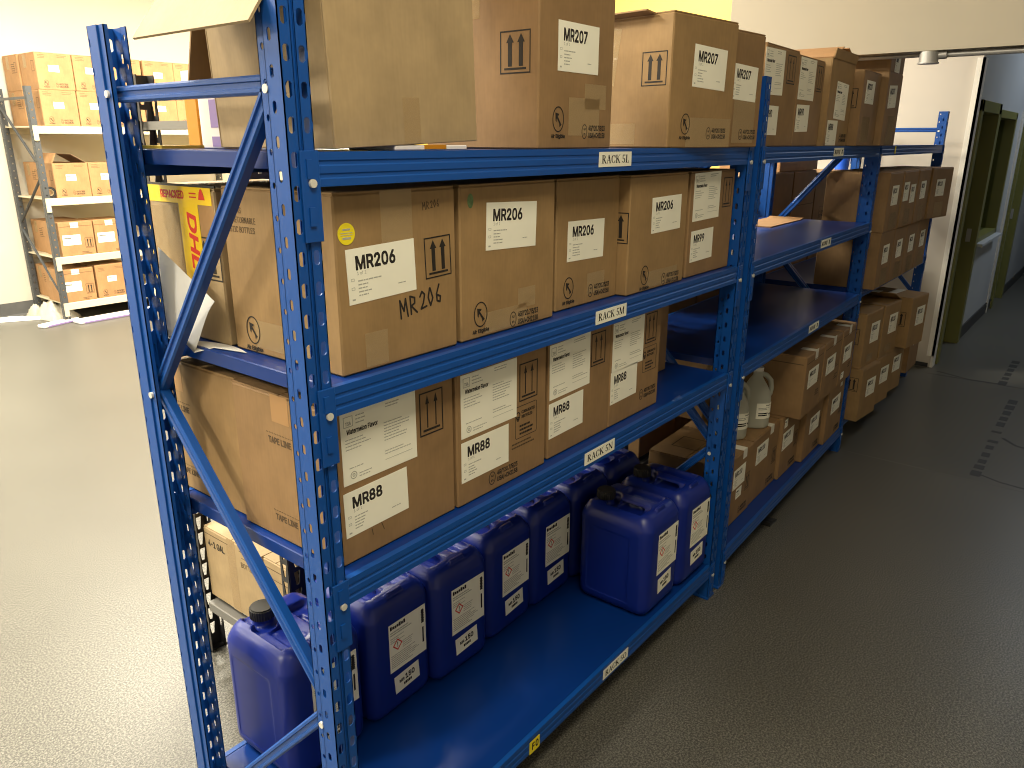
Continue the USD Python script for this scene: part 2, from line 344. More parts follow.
# conduit with junction box under the header
t = thing('conduit_run', 'grey conduit pipe with round junction box along the underside of the header', 'pipe', (3.58, 0, 2.285))
obj('pipe', cat([cyl((-.03, YA + .02, -.016), (-.03, -.27, -.016), .014), cyl((.0, -.15, -.012), (.0, .79, -.012), .009)]), M['conduit'], t, smooth=30)
obj('junction_box', cat([cyl((-.045, -.205, -.002), (-.045, -.205, -.05), .042, 24), cyl((-.045, -.205, -.05), (-.045, -.205, -.056), .046, 24), cyl((-.04, -.28, -.018), (-.04, -.245, -.018), .019)]), M['conduit'], t, smooth=30)
for s, yy in ((0, -.75), (0, -1.5)):
    obj('pipe_clip', cbx(-.052, -.008, yy - .01, yy + .01, -.034, 0, .002), M['zinc'], t)

# ================================================================== blue racking
LV = [0.1696, 1.0151, 1.4284, 1.853]      # deck levels
L_BAY, D, HT, WU, FL = 2.0, 0.6526, 2.091, 0.055, 0.064
PITCH_H = 0.0555
def strip(w, z0, z1, holes, t=0.002):
    """plate in (u, v), with holes (u, v, w, h, round?)"""
    p = sbox(0, z0, w, z1); hs = []
    for (u, v, a, b, rd) in holes:
        if rd: hs.append(affinity.scale(Point(0, 0).buffer(1, 2), a / 2, b / 2)); hs[-1] = affinity.translate(hs[-1], u, v)
        else:
            c = min(a, b) * .28
            hs.append(Polygon([(u - a/2, v - b/2 + c), (u - a/2 + c, v - b/2), (u + a/2 - c, v - b/2), (u + a/2, v - b/2 + c), (u + a/2, v + b/2 - c), (u + a/2 - c, v + b/2), (u - a/2 + c, v + b/2), (u - a/2, v + b/2 - c)]))
    return ext(p.difference(union_all(hs)), t)
_zs = np.arange(0.06, HT - 0.015, PITCH_H)
_col = strip(0.024, 0, HT, [(0.012, z, 0.0125, 0.026, 0) for z in _zs])
_flA = strip(0.042, 0, HT, [(0.026, z + .028, 0.010, 0.020, 0) for z in _zs if z + .05 < HT])
_flB = strip(0.024, 0, HT, [(0.011, z + .012, 0.009, 0.012, 1) for z in _zs])
_gr = strip(0.012, 0, HT, [])
_flC = strip(0.042, 0, HT, [(0.0035, z, 0.007, 0.016, 0) for z in _zs])
_flD2 = strip(0.024, 0, HT, [])
def upright_mesh(short):
    """omega upright: web at y=0 (two slotted columns, a groove between), flanges towards +y, inward lips"""
    X, Y, Z = np.eye(3)
    p = [mapped(_col, (0, .002, 0), X, Z, -Y), mapped(_col, (.031, .002, 0), X, Z, -Y), mapped(_gr, (.0215, .0055, 0), X, Z, -Y),
         bx(.0225, .0245, 0, .0055, 0, HT), bx(.0305, .0325, 0, .0055, 0, HT)]
    # flange on -x side: faces -x; u runs along +y
    p += [mapped(_flA, (.002, 0, 0), Y, Z, -X), mapped(_flB, (.0055, .041, 0), Y, Z, -X), bx(0, .0055, .0405, .0425, 0, HT)]
    p += [mapped(_flC, (.055, 0, 0), Y, Z, -X)]
    p += [bx(.0035, .007, .063, .065, 0, HT)]
    if short: p += [bx(.044, .055, .041, .043, 0, HT)]
    else: p += [mapped(_flD2, (.0515, .041, 0), Y, Z, -X), bx(.0495, .055, .0405, .0425, 0, HT), bx(.042, .0515, .063, .065, 0, HT)]
    return cat(p)
UPR = {0: upright_mesh(True), 180: upright_mesh(False)}
def brace(y0, z0, y1, z1, x, w=0.032):
    """ridged C-channel from (y0,z0) to (y1,z1) in a plane of constant x"""
    d = np.array([0, y1 - y0, z1 - z0]); ln = np.linalg.norm(d); d /= ln
    s = np.cross(np.array([1.0, 0, 0]), d)
    prof = [(-w/2, .012), (-w/2, -.006), (-w/2 + .004, -.010), (-w*.2, -.010), (-w*.14, -.006), (w*.14, -.006), (w*.2, -.010), (w/2 - .004, -.010), (w/2, -.006), (w/2, .012), (w/2 - .003, .012), (w/2 - .003, -.003), (-w/2 + .003, -.003), (-w/2 + .003, .012)]
    m = ext(Polygon(prof), ln)
    return mapped(m, (x, y0, z0), s, (1, 0, 0), d)
BEAM_H = 0.0587
BEAM_PROF = [(-.003, 0), (-.003, -.014), (-.0012, -.0165), (-.0012, -.0215), (-.003, -.024), (-.003, -.036), (-.0012, -.0385), (-.0012, -.0435), (-.003, -.046), (-.003, -BEAM_H), (.030, -BEAM_H), (.030, -.030), (.012, -.028), (.012, 0)]
def rack(label, origin, rz, levels, length=L_BAY, cat_name='rack', end_diag=True):
    t = thing('shelving_rack', label, cat_name, origin, rz)
    for (ux, uy, r) in ((0, 0, 0), (length - WU, 0, 0), (WU, D, 180), (length, D, 180)):
        u = obj('upright', xf(UPR[r], (ux, uy, .004), r), M['blue'], t)
        obj('foot', cbx(min(ux, ux - WU * (r > 0)) - .004, min(ux, ux - WU * (r > 0)) + WU + .004, (uy - .066 if r else -.004), (uy + .004 if r else .066), 0, .012, .002), M['blue'], u)
    for fx in (WU / 2, length - WU / 2):
        for (a, b, c, d2) in ((.045, 1.962, D - .045, 1.962), (.052, 1.978, D - .022, 1.288), (D - .03, 1.318, .045, .700), (.045, .690, D - .04, .085)):
            if fx > 1 and not end_diag and b == 1.978: continue
            obj('brace', brace(a, b, c, d2, fx), M['blue'], t)
        s = -1 if fx < 1 else -1
        ex = fx - WU / 2 + .002
        for (yy, zz) in ((.047, 1.953), (D - .047, 1.962), (D - .047, 1.30), (.047, .665), (D - .047, .085)):
            obj('bolt', cat([cyl((ex - .004, yy, zz), (ex + .004, yy, zz), .0075, 10)]), M['zinc'], t, smooth=40)
    for z in levels:
        for side in (0, 1):
            prof = BEAM_PROF if side == 0 else [(D - y, zz) for (y, zz) in BEAM_PROF][::-1]
            m = prism([(y, zz + z) for y, zz in prof], 'x', WU + .004, length - WU - .004)
            b = obj('beam', m, M['blue'], t)
            for k, (xa, xb) in enumerate(((.019, .0575), (length - .0575, length - .019))):
                ya, yb = (-.0065, -.0015) if side == 0 else (D + .0015, D + .0065)
                ys = -1 if side == 0 else 1
                y_out = ya if side == 0 else yb
                hk = []
                for dz in (.028, .108):
                    hk += [bx(xa + .010, xa + .022, min(y_out, y_out + ys * .0035), max(y_out, y_out + ys * .0035), z - dz - .016, z - dz + .016),]
                obj('beam_connector', cat([cbx(xa, xb, ya, yb, z - .152, z + .002, .001)] + hk), M['blue'], b)
                cx = (xa + xb) / 2 + .001
                obj('bolt', cat([cyl((cx, y_out, z - .052), (cx, y_out + ys * .005, z - .052), .0075, 10)]), M['zinc'], b, smooth=40)
        n = 1; x0, x1 = WU + .004, length - WU - .004
        for k in range(n):
            a, c = x0 + (x1 - x0) * k / n, x0 + (x1 - x0) * (k + 1) / n
            e = .0008
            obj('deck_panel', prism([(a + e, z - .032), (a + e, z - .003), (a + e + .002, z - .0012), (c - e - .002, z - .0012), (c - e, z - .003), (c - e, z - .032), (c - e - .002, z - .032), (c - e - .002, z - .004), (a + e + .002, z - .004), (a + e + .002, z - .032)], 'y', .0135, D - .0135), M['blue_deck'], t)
    return t
R1 = rack('nearest blue shelving rack holding the jerrycans, its beams marked RACK 5L to 5O', (0, 0, 0), 0, LV)
B2 = (2.0526, .0006); A2 = 2.06
R2 = rack('middle blue shelving rack with two empty shelves and clear jugs below', (B2[0], B2[1], 0), A2, LV)
def b2(x, y, z=0):
    c, s = math.cos(math.radians(A2)), math.sin(math.radians(A2))
    return (B2[0] + c * x - s * y, B2[1] + s * x + c * y, z)
B3 = b2(2.045, .035)
R3 = rack('farthest blue shelving rack standing against the white partition wall', B3, 0.6, [LV[0], LV[1], LV[3]], end_diag=False)
# rack label plates
def plate(parent, x, z, w, h, txt, mat='paper', name='rack_label'):
    yb = -.0032
    p = obj(name, bx(x - w/2, x + w/2, yb - .0012, yb, z - h/2, z + h/2), M[mat], parent)
    if txt:
        g = txt(w, h)
        obj('label_print', mapped(ext(g, .0004), (x - w/2, yb - .0012, z - h/2), (1, 0, 0), (0, 0, 1), (0, -1, 0)), M['ink'], p)
for s, (px, pz) in zip(('L', 'M', 'N', 'O'), ((1.037, 1.826), (1.05, 1.402), (1.018, .987), (1.18, .139))):
    plate(R1, px, pz, .165, .038, lambda w, h, s=s: serif('RACK 5' + s, .012, .009, .021, w - .024))
plate(R1, .71, .130, .050, .044, lambda w, h: union_all([T('F', .010, .012, .022, True, .8), T('0', .028, .012, .022, True, .8)]), 'yellow_dot', 'yellow_tag')
def blurmarks(w, h):
    r = random.Random(4); return union_all([bar(.01 + k * (w - .02) / 7, h * .22, (w - .02) / 7 * .62, h * .56) for k in range(7)] )
def illegible(w, h):
    out = []
    n = 6
    for k in range(n):
        a = .01 + k * (w - .02) / n; ww = (w - .02) / n * .72
        if k == 4: continue
        out += [bar(a, h * .24, ww * .32, h * .52), bar(a + ww * .62, h * .24, ww * .3, h * .52)] + ([bar(a, h * (.66 if k % 2 else .44), ww, h * .1)])
    return union_all(out)
for (px, pz) in ((1.075, 1.826), (1.05, 1.402), (1.02, .987)):
    plate(R2, px, pz, .165, .038, illegible)
plate(R3, 1.30, .987, .165, .038, illegible)
plate(R3, .42, 1.826, .03, .045, None, 'yellow_dot', 'beam_sticker')

# ================================================================== cartons
FACES = {}
def face_axes(face, w, d, h):
    if face == 'front': return (-w/2, -d/2, 0), (1, 0, 0), (0, 0, 1), (0, -1, 0)
    if face == 'left': return (-w/2, d/2, 0), (0, -1, 0), (0, 0, 1), (-1, 0, 0)
    return (-w/2, -d/2, h), (1, 0, 0), (0, 1, 0), (0, 0, 1)
def place2(shape, u, v, rot, sk=0.0):
    """centre a shape drawn around its own origin at (u, v), turned"""
    g = affinity.rotate(shape, rot, origin=(0, 0))
    return affinity.translate(g, u, v)
def centred(g, w, h): return affinity.translate(g, -w/2, -h/2)
def g_mr(code, w, h, seed=1, legible=True):
    r = random.Random(seed); out = []
    if legible: out.append(T(code, w * .11, h * .62, h * .23, True, fit=w * (.115 * len(code))))
    else: out.append(U([bar(w * .11 + k * w * .11, h * .6, w * .085, h * .24) for k in range(4)]))
    fineink = [T('1 of 1', w * .13, h * .52, h * .06)]
    fineink += fine(r, w * .14, h * .40, w * .34, 1, .01, h * .022) + fine(r, w * .14, h * .33, w * .2, 4, h * .065, h * .022) + fine(r, w * .72, h * .2, w * .16, 1, .01, h * .018)
    fineink += [frame(w * .045, h * .42, w * .045, h * .05, .0008), frame(w * .045, h * .26, w * .045, h * .05, .0008), bar(w * .045, h * .07, w * .04, h * .03)]
    return U(out), U(fineink)
def g_flavor(w, h, seed=2, big=True):
    r = random.Random(seed)
    dark = [T('Watermelon Flavor', w * .07, h * .70, h * .062, True, fit=w * .40)]
    fi = [frame(w * .04, h * .80, w * .115, h * .145, .0012), T('TSA', w * .06, h * .825, h * .045, True, fit=w * .07)]
    fi += fine(r, w * .19, h * .92, w * .2, 3, h * .05, h * .014) + fine(r, w * .58, h * .94, w * .3, 2, h * .04, h * .014)
    fi += fine(r, w * .05, h * .62, w * .32, 4, h * .045, h * .012) + fine(r, w * .55, h * .68, w * .36, 7, h * .042, h * .012)
    fi += [ring(w * .13, h * .12, h * .055, h * .055, .002), ring(w * .13, h * .12, h * .025, h * .025, .002)]
    fi += fine(r, w * .2, h * .11, w * .26, 2, h * .04, h * .012) + fine(r, w * .08, h * .22, w * .3, 1, .1, h * .012)
    fi += fine(r, w * .55, h * .27, w * .4, 2, h * .04, h * .012) + [bar(w * .55, h * .15, w * .38, h * .006)]
    return U(dark), U(fi)
def g_arrows(w, h, bold=True):
    t = w * .035 if bold else w * .045
    out = [frame(-w/2, -h/2, w, h, t)]
    for cx in (-w * .17, w * .19):
        sw = w * (.13 if bold else .045); aw = w * (.2 if bold else .13)
        out += [sbox(cx - sw/2, -h * .33, cx + sw/2, h * .25), Polygon([(cx - aw * .62, h * .22), (cx + aw * .62, h * .22), (cx, h * .42)])]
    out.append(sbox(-w * .36, -h * .41, w * .36, -h * .36))
    return U(out)
def g_air(r):
    out = [ring(0, r * .28, r * .8, r, r * .09)]
    out += [affinity.translate(LineString([(-.32 * r, .38 * r), (.34 * r, -.42 * r)]).buffer(.085 * r), 0, r * .28),
            affinity.translate(Polygon([(-.42 * r, .52 * r), (.12 * r, .42 * r), (.02 * r, .28 * r), (-.16 * r, .26 * r), (-.2 * r, .1 * r), (-.26 * r, -.22 * r), (-.36 * r, -.1 * r)]), 0, r * .28),
            affinity.translate(Polygon([(.16 * r, -.34 * r), (.46 * r, -.36 * r), (.44 * r, -.44 * r), (.3 * r, -.46 * r), (.26 * r, -.6 * r), (.18 * r, -.56 * r)]), 0, r * .28)]
    out.append(T('Air Eligible', -.98 * r, -1.16 * r, .28 * r, True, fit=1.96 * r))
    return U(out)
def g_un(w, h):
    out = [ring(-w * .38, 0, w * .11, h * .5, w * .018), T('u', -w * .42, h * .1, h * .18, True, fit=w * .07), T('n', -w * .42, -h * .26, h * .18, True, fit=w * .07)]
    out += [T('4G/Y20.7/S/23', -w * .22, h * .08, h * .33, True, fit=w * .70), T('USA/+CH2158', -w * .22, -h * .42, h * .33, True, fit=w * .70)]
    return U(out)
def g_rec(w, h):
    r = random.Random(9)
    c = sbox(-w/2, -h/2, w/2, h/2).buffer(-.006).buffer(.006)
    out = [c.difference(c.buffer(-.0016)), ring(-w * .38, h * .22, w * .1, h * .12, .003), ring(-w * .38, h * .12, w * .06, h * .08, .003)]
    out += [T('CORRUGATED', -w * .22, h * .25, h * .085, True, fit=w * .62), T('RECYCLES', -w * .22, h * .11, h * .085, True, fit=w * .5)] + fine(r, -w * .3, -h * .16, w * .66, 3, h * .12, h * .06)
    return U(out)
HAND = {'M': [[(0, 0), (.05, 1), (.35, .35), (.62, 1), (.7, 0)]], 'R': [[(0, 0), (.05, 1), (.5, .85), (.45, .55), (.08, .45), (.6, 0)]],
        '2': [[(0, .75), (.25, 1), (.5, .8), (.3, .35), (0, .05), (.6, .1)]], '0': [[(.25, 1), (.02, .5), (.2, .02), (.5, .4), (.3, 1)]],
        '6': [[(.45, 1), (.1, .5), (.1, .1), (.4, 0), (.5, .3), (.15, .45)]]}
def g_hand(text, h, w):
    out, cx = [], 0
    for k, ch in enumerate(text):
        for st in HAND[ch]:
            out.append(stroke([(cx + x * h * .75, y * h + k * h * .04) for x, y in st], h * .115))
        cx += h * (.78 if ch in 'MR' else .62)
    g = union_all(out); b = g.bounds
    return affinity.translate(g, -(b[0] + b[2]) / 2, -(b[1] + b[3]) / 2)

_dn = [0]
def decals(parent, dims, items):
    w, d, h = dims
    for it in items:
        face, kind, u, v, rot = it[:5]; a = it[5:]
        O, Ux, Vx, Nx = face_axes(face, w, d, h)
        Nx = np.asarray(Nx, float)
        def put(name, shape, t, lift, mat, par=parent, **kw):
            return obj(name, mapped(ext(place2(shape, u, v, rot), t), np.asarray(O) + Nx * lift, Ux, Vx, Nx), M[mat], par, **kw)
        _dn[0] += 1
        if kind in ('mr', 'flavor', 'blank', 'slip'):
            lw, lh = a[-2:]
            p = put('shipping_label', sbox(-lw/2, -lh/2, lw/2, lh/2), .0006, .0002, 'paper')
            if kind == 'mr': dk, fi = g_mr(a[0], lw, lh, _dn[0])
            elif kind == 'flavor': dk, fi = g_flavor(lw, lh, _dn[0])
            elif kind == 'slip':
                dk = U([bar(lw * .10 + k * lw * .055, lh * .62, lw * .04, lh * .15) for k in range(7)]); fi = U(fine(random.Random(_dn[0]), lw * .12, lh * .4, lw * .6, 2, lh * .16, lh * .05))
            else:
                dk, fi = g_mr('', lw, lh, _dn[0], False)
            obj('label_print', mapped(ext(place2(centred(dk, lw, lh), u, v, rot), .0003), np.asarray(O) + Nx * .0008, Ux, Vx, Nx), M['ink'], p, kind='stuff')
            obj('fine_print', mapped(ext(place2(centred(fi, lw, lh), u, v, rot), .0003), np.asarray(O) + Nx * .0008, Ux, Vx, Nx), M['ink_grey'], p, kind='stuff')
        elif kind == 'arrows': put('arrow_mark', g_arrows(*a), .0003, .0002, 'ink')
        elif kind == 'air': put('air_transport_mark', g_air(*a), .0003, .0005 if face != 'top' else .0002, 'ink')
        elif kind == 'un': put('carton_code', g_un(*a), .0003, .0003, 'ink')
        elif kind == 'rec': put('recycling_mark', g_rec(*a), .0003, .0002, 'ink')
        elif kind == 'tape': put('tape_strip', sbox(-a[0]/2, -a[1]/2, a[0]/2, a[1]/2), .0003, .0001 if len(a) < 4 else .0012, a[2] if len(a) > 2 else 'tape')
        elif kind == 'hand': put('handwriting', g_hand(*a), .0003, .0002, 'ink')
        elif kind == 'scrawl': put('faint_handwriting', g_hand(*a), .0003, .0002, 'ink_soft')
        elif kind == 'smudge': put('green_smudge', affinity.scale(Point(0, 0).buffer(1, 6), *a), .0002, .0001, 'smudge')
        elif kind == 'dot':
            p = put('round_sticker', affinity.scale(Point(0, 0).buffer(1, 10), a[0], a[0]), .0006, .0002, 'yellow_dot')
            g = U([bar(-a[0] * .45, a[0] * .32, a[0] * .9, a[0] * .16), bar(-a[0] * .7, a[0] * .06, a[0] * 1.4, a[0] * .06), bar(-a[0] * .7, -a[0] * .14, a[0] * 1.4, a[0] * .06), bar(-a[0] * .5, -a[0] * .5, a[0], a[0] * .2)])
            obj('label_print', mapped(ext(place2(g, u, v, rot), .0003), np.asarray(O) + Nx * .0008, Ux, Vx, Nx), M['ink_grey'], p, kind='stuff')
        elif kind == 'text':
            lines, th, mat = a
            g = [T(s, 0, -i * th * 1.62, th, mat == 'ink', .76) for i, s in enumerate(lines)]
            put('carton_lettering', U(g), .0003, .0003, mat)
        elif kind == 'tapeline':
            g = [T('TAPE LINE', -.040, -.012, .0135, True, fit=.08)] + [bar(-.045 + k * .0095, .010, .006, .0014) for k in range(10)]
            put('tape_line_mark', U(g), .0003, .0002, 'ink_soft')
        elif kind == 'fineblock':
            put('carton_lettering', U(fine(random.Random(_dn[0]), 0, 0, a[0], a[1], a[2], a[3])), .0003, .0002, 'ink_soft')
        elif kind == 'line':
            put('crease_line', sbox(-a[0]/2, -a[1]/2, a[0]/2, a[1]/2), .0003, .0002, 'ink_soft')
        elif kind == 'frame':
            put('printed_frame', frame(-a[0]/2, -a[1]/2, a[0], a[1], a[2]), .0003, .0002, 'ink_soft')

def carton(label, x0, x1, yf, z, h=.347, d=.365, mat='kraft', items=(), rz=0, group=None, pos=None, top=True, open_top=False, rot=None, name='carton', base_rot=0):
    """a closed corrugated carton: front face at y = yf from x0 to x1, standing at z; pos maps (x, y) of a turned bay to the room"""
    w = x1 - x0; cx, cy = (x0 + x1) / 2, yf + d / 2
    loc = (pos(cx, cy, z) if pos else (cx, cy, z))
    t = thing(name, label, 'box', loc, rz + base_rot, group, rot)
    if not open_top:
        obj('box_body', cbx(-w/2, w/2, -d/2, d/2, 0, h - .0045, .0035), M[mat], t)
        obj('flap', cat([cbx(-w/2 + .002, w/2 - .002, -d/2 + .002, -.0012, h - .0045, h, .001)]), M[mat], t)
        obj('flap', cat([cbx(-w/2 + .002, w/2 - .002, .0012, d/2 - .002, h - .0045, h, .001)]), M[mat], t)
    else:
        k = .005
        obj('box_body', cat([cbx(-w/2, w/2, -d/2, -d/2 + k, 0, h, .0015), cbx(-w/2, w/2, d/2 - k, d/2, 0, h, .0015), cbx(-w/2, -w/2 + k, -d/2 + k, d/2 - k, 0, h, .0015), cbx(w/2 - k, w/2, -d/2 + k, d/2 - k, 0, h, .0015), bx(-w/2 + k, w/2 - k, -d/2 + k, d/2 - k, 0, k)]), M[mat], t)
    decals(t, (w, d, h), items)
    return t
def flap_mesh(hinge0, hinge1, out, length, th=.0045, n=7, curl=0.0, taper=0.0):
    """a flap from the hinge line along a direction, slightly bent"""
    h0, h1, o = map(lambda q: np.asarray(q, float), (hinge0, hinge1, out))
    o /= np.linalg.norm(o); e = h1 - h0; nrm = np.cross(e / np.linalg.norm(e), o)
    v = []
    for i in range(n + 1):
        s = i / n; off = o * length * s + nrm * curl * s * s
        a, b = h0 + e * taper * s + off, h1 - e * taper * s + off
        v += [a, b, a + nrm * th, b + nrm * th]
    f = []
    for i in range(n):
        p, q = 4 * i, 4 * i + 4
        for (a, b) in ((0, 1), (1, 3), (3, 2), (2, 0)): f += [(p + a, p + b, q + b), (p + a, q + b, q + a)]
    f += [(0, 2, 3), (0, 3, 1), (4*n, 4*n + 1, 4*n + 3), (4*n, 4*n + 3, 4*n + 2)]
    m = trimesh.Trimesh(np.array(v), np.array(f), process=False); m.fix_normals(); return m

zL, zM, zN, zO = LV[3], LV[2], LV[1], LV[0]
# ---- shelf 5M, front row (face coordinates = room coordinates minus the carton's corner)
def fr(x0, z0):
    return lambda kind, cx, cz, rot=0, *a: ('front', kind, cx - x0, cz - z0, rot) + a
f = fr(.110, zM)
carton('tan carton with yellow round sticker and MR206 written by hand', .110, .440, .032, zM, .352, .367, 'kraft', [
    f('tape', .268, 1.729, 0, .085, .10), f('mr', .224, 1.624, 2, 'MR206', .180, .107), f('arrows', .383, 1.635, 2, .080, .087), f('hand', .327, 1.547, 6, 'MR206', .038, .13), f('scrawl', .365, 1.745, 3, 'MR206', .015, .06),
    f('dot', .138, 1.704, 0, .0205), f('tape', .20, 1.47, 0, .06, .07)] + [('left', 'text', -.001, .318, 0, ['CONTAINS', '4 GALLONS', 'NON-RETURNABLE', 'PLASTIC BOTTLES'], .0122, 'ink_soft'), ('left', 'air', .072, .042, 0, .031), ('left', 'tape', .19, .045, 0, .22, .06)])
f = fr(.456, zM)
carton('carton labelled MR206 right of the hand-marked one, faint green smudge at its corner', .456, .815, .034, zM, .352, .365, 'kraft', [
    f('mr', .640, 1.681, -2, 'MR206', .190, .108), f('smudge', .492, 1.745, 0, .010, .016), f('air', .523, 1.476, 0, .030), f('un', .690, 1.451, -1, .118, .038), f('tape', .62, 1.46, 0, .16, .05), f('tape', .70, 1.50, 0, .07, .05)])
f = fr(.861, zM)
carton('carton labelled MR206 directly above the RACK 5M plate', .861, 1.174, .060, zM, .350, .36, 'kraft', [
    f('mr', 1.003, 1.611, -1, 'MR206', .182, .108), f('air', .922, 1.478, 0, .030), f('un', 1.077, 1.463, -1, .115, .038), f('tape', 1.06, 1.485, 0, .09, .06)])
f = fr(1.178, zM)
carton('carton labelled MR206 next to the MR99 one, arrow mark on its side', 1.178, 1.545, .026, zM, .350, .36, 'kraft', [
    f('mr', 1.405, 1.657, 1, 'MR206', .190, .107), f('air', 1.285, 1.470, 0, .030), f('un', 1.455, 1.451, -1, .120, .038), f('tape', 1.40, 1.462, 0, .2, .05),
    ('left', 'arrows', .315, .200, 0, .085, .09)])
f = fr(1.58, zM)
carton('carton labelled MR99 at the far end of the shelf above RACK 5M', 1.58, 1.93, .034, zM, .350, .36, 'kraft_red', [
    f('flavor', 1.707, 1.695, 1, .205, .157), f('mr', 1.692, 1.532, 1, 'MR99', .172, .105), f('arrows', 1.872, 1.700, 0, .073, .103, False)])
# rear row of 5M, seen through the end frame
t = carton('brown carton wrapped in yellow courier tape with red letters, behind the white sheet', .105, .43, .415, zM, .345, .30, 'kraft_pale', [
    ('left', 'arrows', .252, .192, 0, .092, .095), ('left', 'tape', .262, .28, 0, .06, .10, 'tape_brown')])
O_, Ux_, Vx_, Nx_ = face_axes('left', .325, .30, .345)
def onleft(name, g, lift, mat, par, t_=.0004): return obj(name, mapped(ext(g, t_), np.asarray(O_) + np.asarray(Nx_, float) * lift, Ux_, Vx_, Nx_), M[mat], par)
yt = onleft('courier_tape', union_all([sbox(.0, .308, .287, .345), sbox(.150, .13, .230, .33), sbox(.0, .02, .022, .33)]), .0006, 'yellow_tape', t)
onleft('label_print', U([T('REPACKED', .075, .319, .016, True, fit=.10), sbox(.200, .322, .228, .325), sbox(.200, .330, .228, .333), Polygon([(.236, .319), (.262, .319), (.256, .336), (.242, .336)]), Point(.249, .337).buffer(.005)]), .001, 'red_print', yt)
_dhl = affinity.skew(T('DHL', 0, 0, .032, True, fit=.125), xs=14, origin=(0, 0))
onleft('courier_letters', affinity.translate(affinity.rotate(_dhl, -90, origin=(0, 0)), .183, .296), .001, 'red_print', yt)
onleft('tape_strip', affinity.rotate(sbox(.026, .02, .145, .30), 2), .0004, 'tape', t)
onleft('black_edge_seam', sbox(.0, .3455, .30, .350), -.004, 'black', t, .003)
# ---- shelf 5N
def lowbox(lab, x0, x1, yf, kw, extra=(), d=.345):
    f = fr(x0, zN)
    it = []
    for k in kw: it.append(f(*k))
    return carton(lab, x0, x1, yf, zN, .348, d, 'kraft_red', it + list(extra))
lowbox('first MR88 carton, at the open end of the rack above the jerrycans', .077, .430, .040, [
    ('flavor', .203, 1.273, 0, .209, .157), ('mr', .185, 1.129, 1, 'MR88', .179, .102), ('arrows', .357, 1.287, 0, .075, .103, False)],
    [('left', 'tapeline', .165, .245, 0), ('left', 'tapeline', .165, .058, 0), ('left', 'tape', .175, .315, 0, .060, .062, 'tape_brown'), ('front', 'line', .12, .052, -70, .02, .002), ('front', 'line', .09, .05, -80, .016, .002)])
lowbox('second MR88 carton, with recycling mark and carton code', .436, .792, .036, [
    ('flavor', .557, 1.270, 0, .213, .159), ('mr', .540, 1.128, 0, 'MR88', .181, .105), ('arrows', .714, 1.277, 0, .078, .102, False), ('rec', .705, 1.170, 0, .092, .089), ('un', .610, 1.050, -1, .120, .036), ('fineblock', .645, 1.112, 0, .11, 2, .010, .004)])
lowbox('third MR88 carton, directly above the RACK 5N plate', .815, 1.134, .044, [
    ('flavor', .919, 1.269, 1, .200, .157), ('mr', .904, 1.128, 1, 'MR88', .170, .104), ('arrows', 1.064, 1.289, 0, .077, .100, False)])
lowbox('fourth MR88 carton, last on the shelf and right of the third', 1.138, 1.452, .044, [
    ('flavor', 1.240, 1.270, 0, .190, .155), ('mr', 1.222, 1.142, 1, 'MR88', .160, .105), ('arrows', 1.383, 1.294, 0, .074, .100, False), ('rec', 1.383, 1.19, 0, .09, .085), ('un', 1.38, 1.075, 0, .11, .036)])
carton('plain carton showing only a strip behind the fourth MR88 carton', 1.49, 1.84, .215, zN, .345, .36, 'kraft_red')
carton('carton printed TAPE LINE in the rear corner above the jerrycans', .090, .43, .392, zN, .345, .31, 'kraft', [('left', 'tapeline', .05, .225, 0), ('left', 'tapeline', .06, .055, 0), ('left', 'tape', .045, .30, 0, .058, .07, 'tape_brown')])
# ---- shelf 5L
# open carton tilted on a leaflet
t = thing('open_carton', 'large plain open carton with loose flaps on the nearest top shelf', 'box', (.318, .215, zL + .011), rot=(0, -2.2, 0))
w, d, h = .388, .372, .365; k = .005
obj('box_body', cat([cbx(-w/2, w/2, -d/2, -d/2 + k, 0, h, .0015), cbx(-w/2, w/2, d/2 - k, d/2, 0, h, .0015), cbx(-w/2, -w/2 + k, -d/2 + k, d/2 - k, 0, h, .0015), cbx(w/2 - k, w/2, -d/2 + k, d/2 - k, 0, h, .0015), bx(-w/2 + k, w/2 - k, -d/2 + k, d/2 - k, 0, k)]), M['kraft_pale'], t)
obj('flap', flap_mesh((-w/2, -d/2, h), (-w/2, d/2, h), (-.155, 0, -.155), .222, curl=-.014), M['kraft_pale'], t)
obj('flap', flap_mesh((-w/2 + .004, d/2, h), (w/2, d/2, h), (-.02, .045, -.2), .25), M['kraft'], t)
obj('flap', flap_mesh((w/2, d/2, h), (w/2, -d/2, h), (.12, 0, .16), .18), M['kraft_pale'], t)
decals(t, (w, d, h), [('front', 'tape', .195, .045, 0, .045, .085), ('front', 'tape', .19, .33, 0, .09, .05)])
lf = thing('leaflet', 'thin white and orange leaflet trapped under the open carton', 'paper', (.37, .09, zL))
obj('sheet', cbx(-.10, .11, -.06, .08, 0, .010, .002), M['white_card'], lf)
obj('cover_panel', cbx(-.02, .045, -.0605, .02, .002, .0106, .0005), M['orange'], lf)
f = fr(.733, zL)
carton('tall MR207 carton beside the open carton on the top shelf', .733, 1.062, .030, zL, .372, .37, 'kraft_red', [
    f('mr', .898, 2.089, 0, 'MR207', .178, .112), f('air', .815, 1.914, 0, .030), f('un', .975, 1.895, 0, .112, .036), f('tape', .93, 1.93, 0, .14, .09), f('tape', .98, 1.98, 0, .10, .06),
    ('left', 'arrows', .300, .219, 0, .092, .095), ('left', 'tape', .16, .35, 0, .06, .10)])
f = fr(1.35, zL)
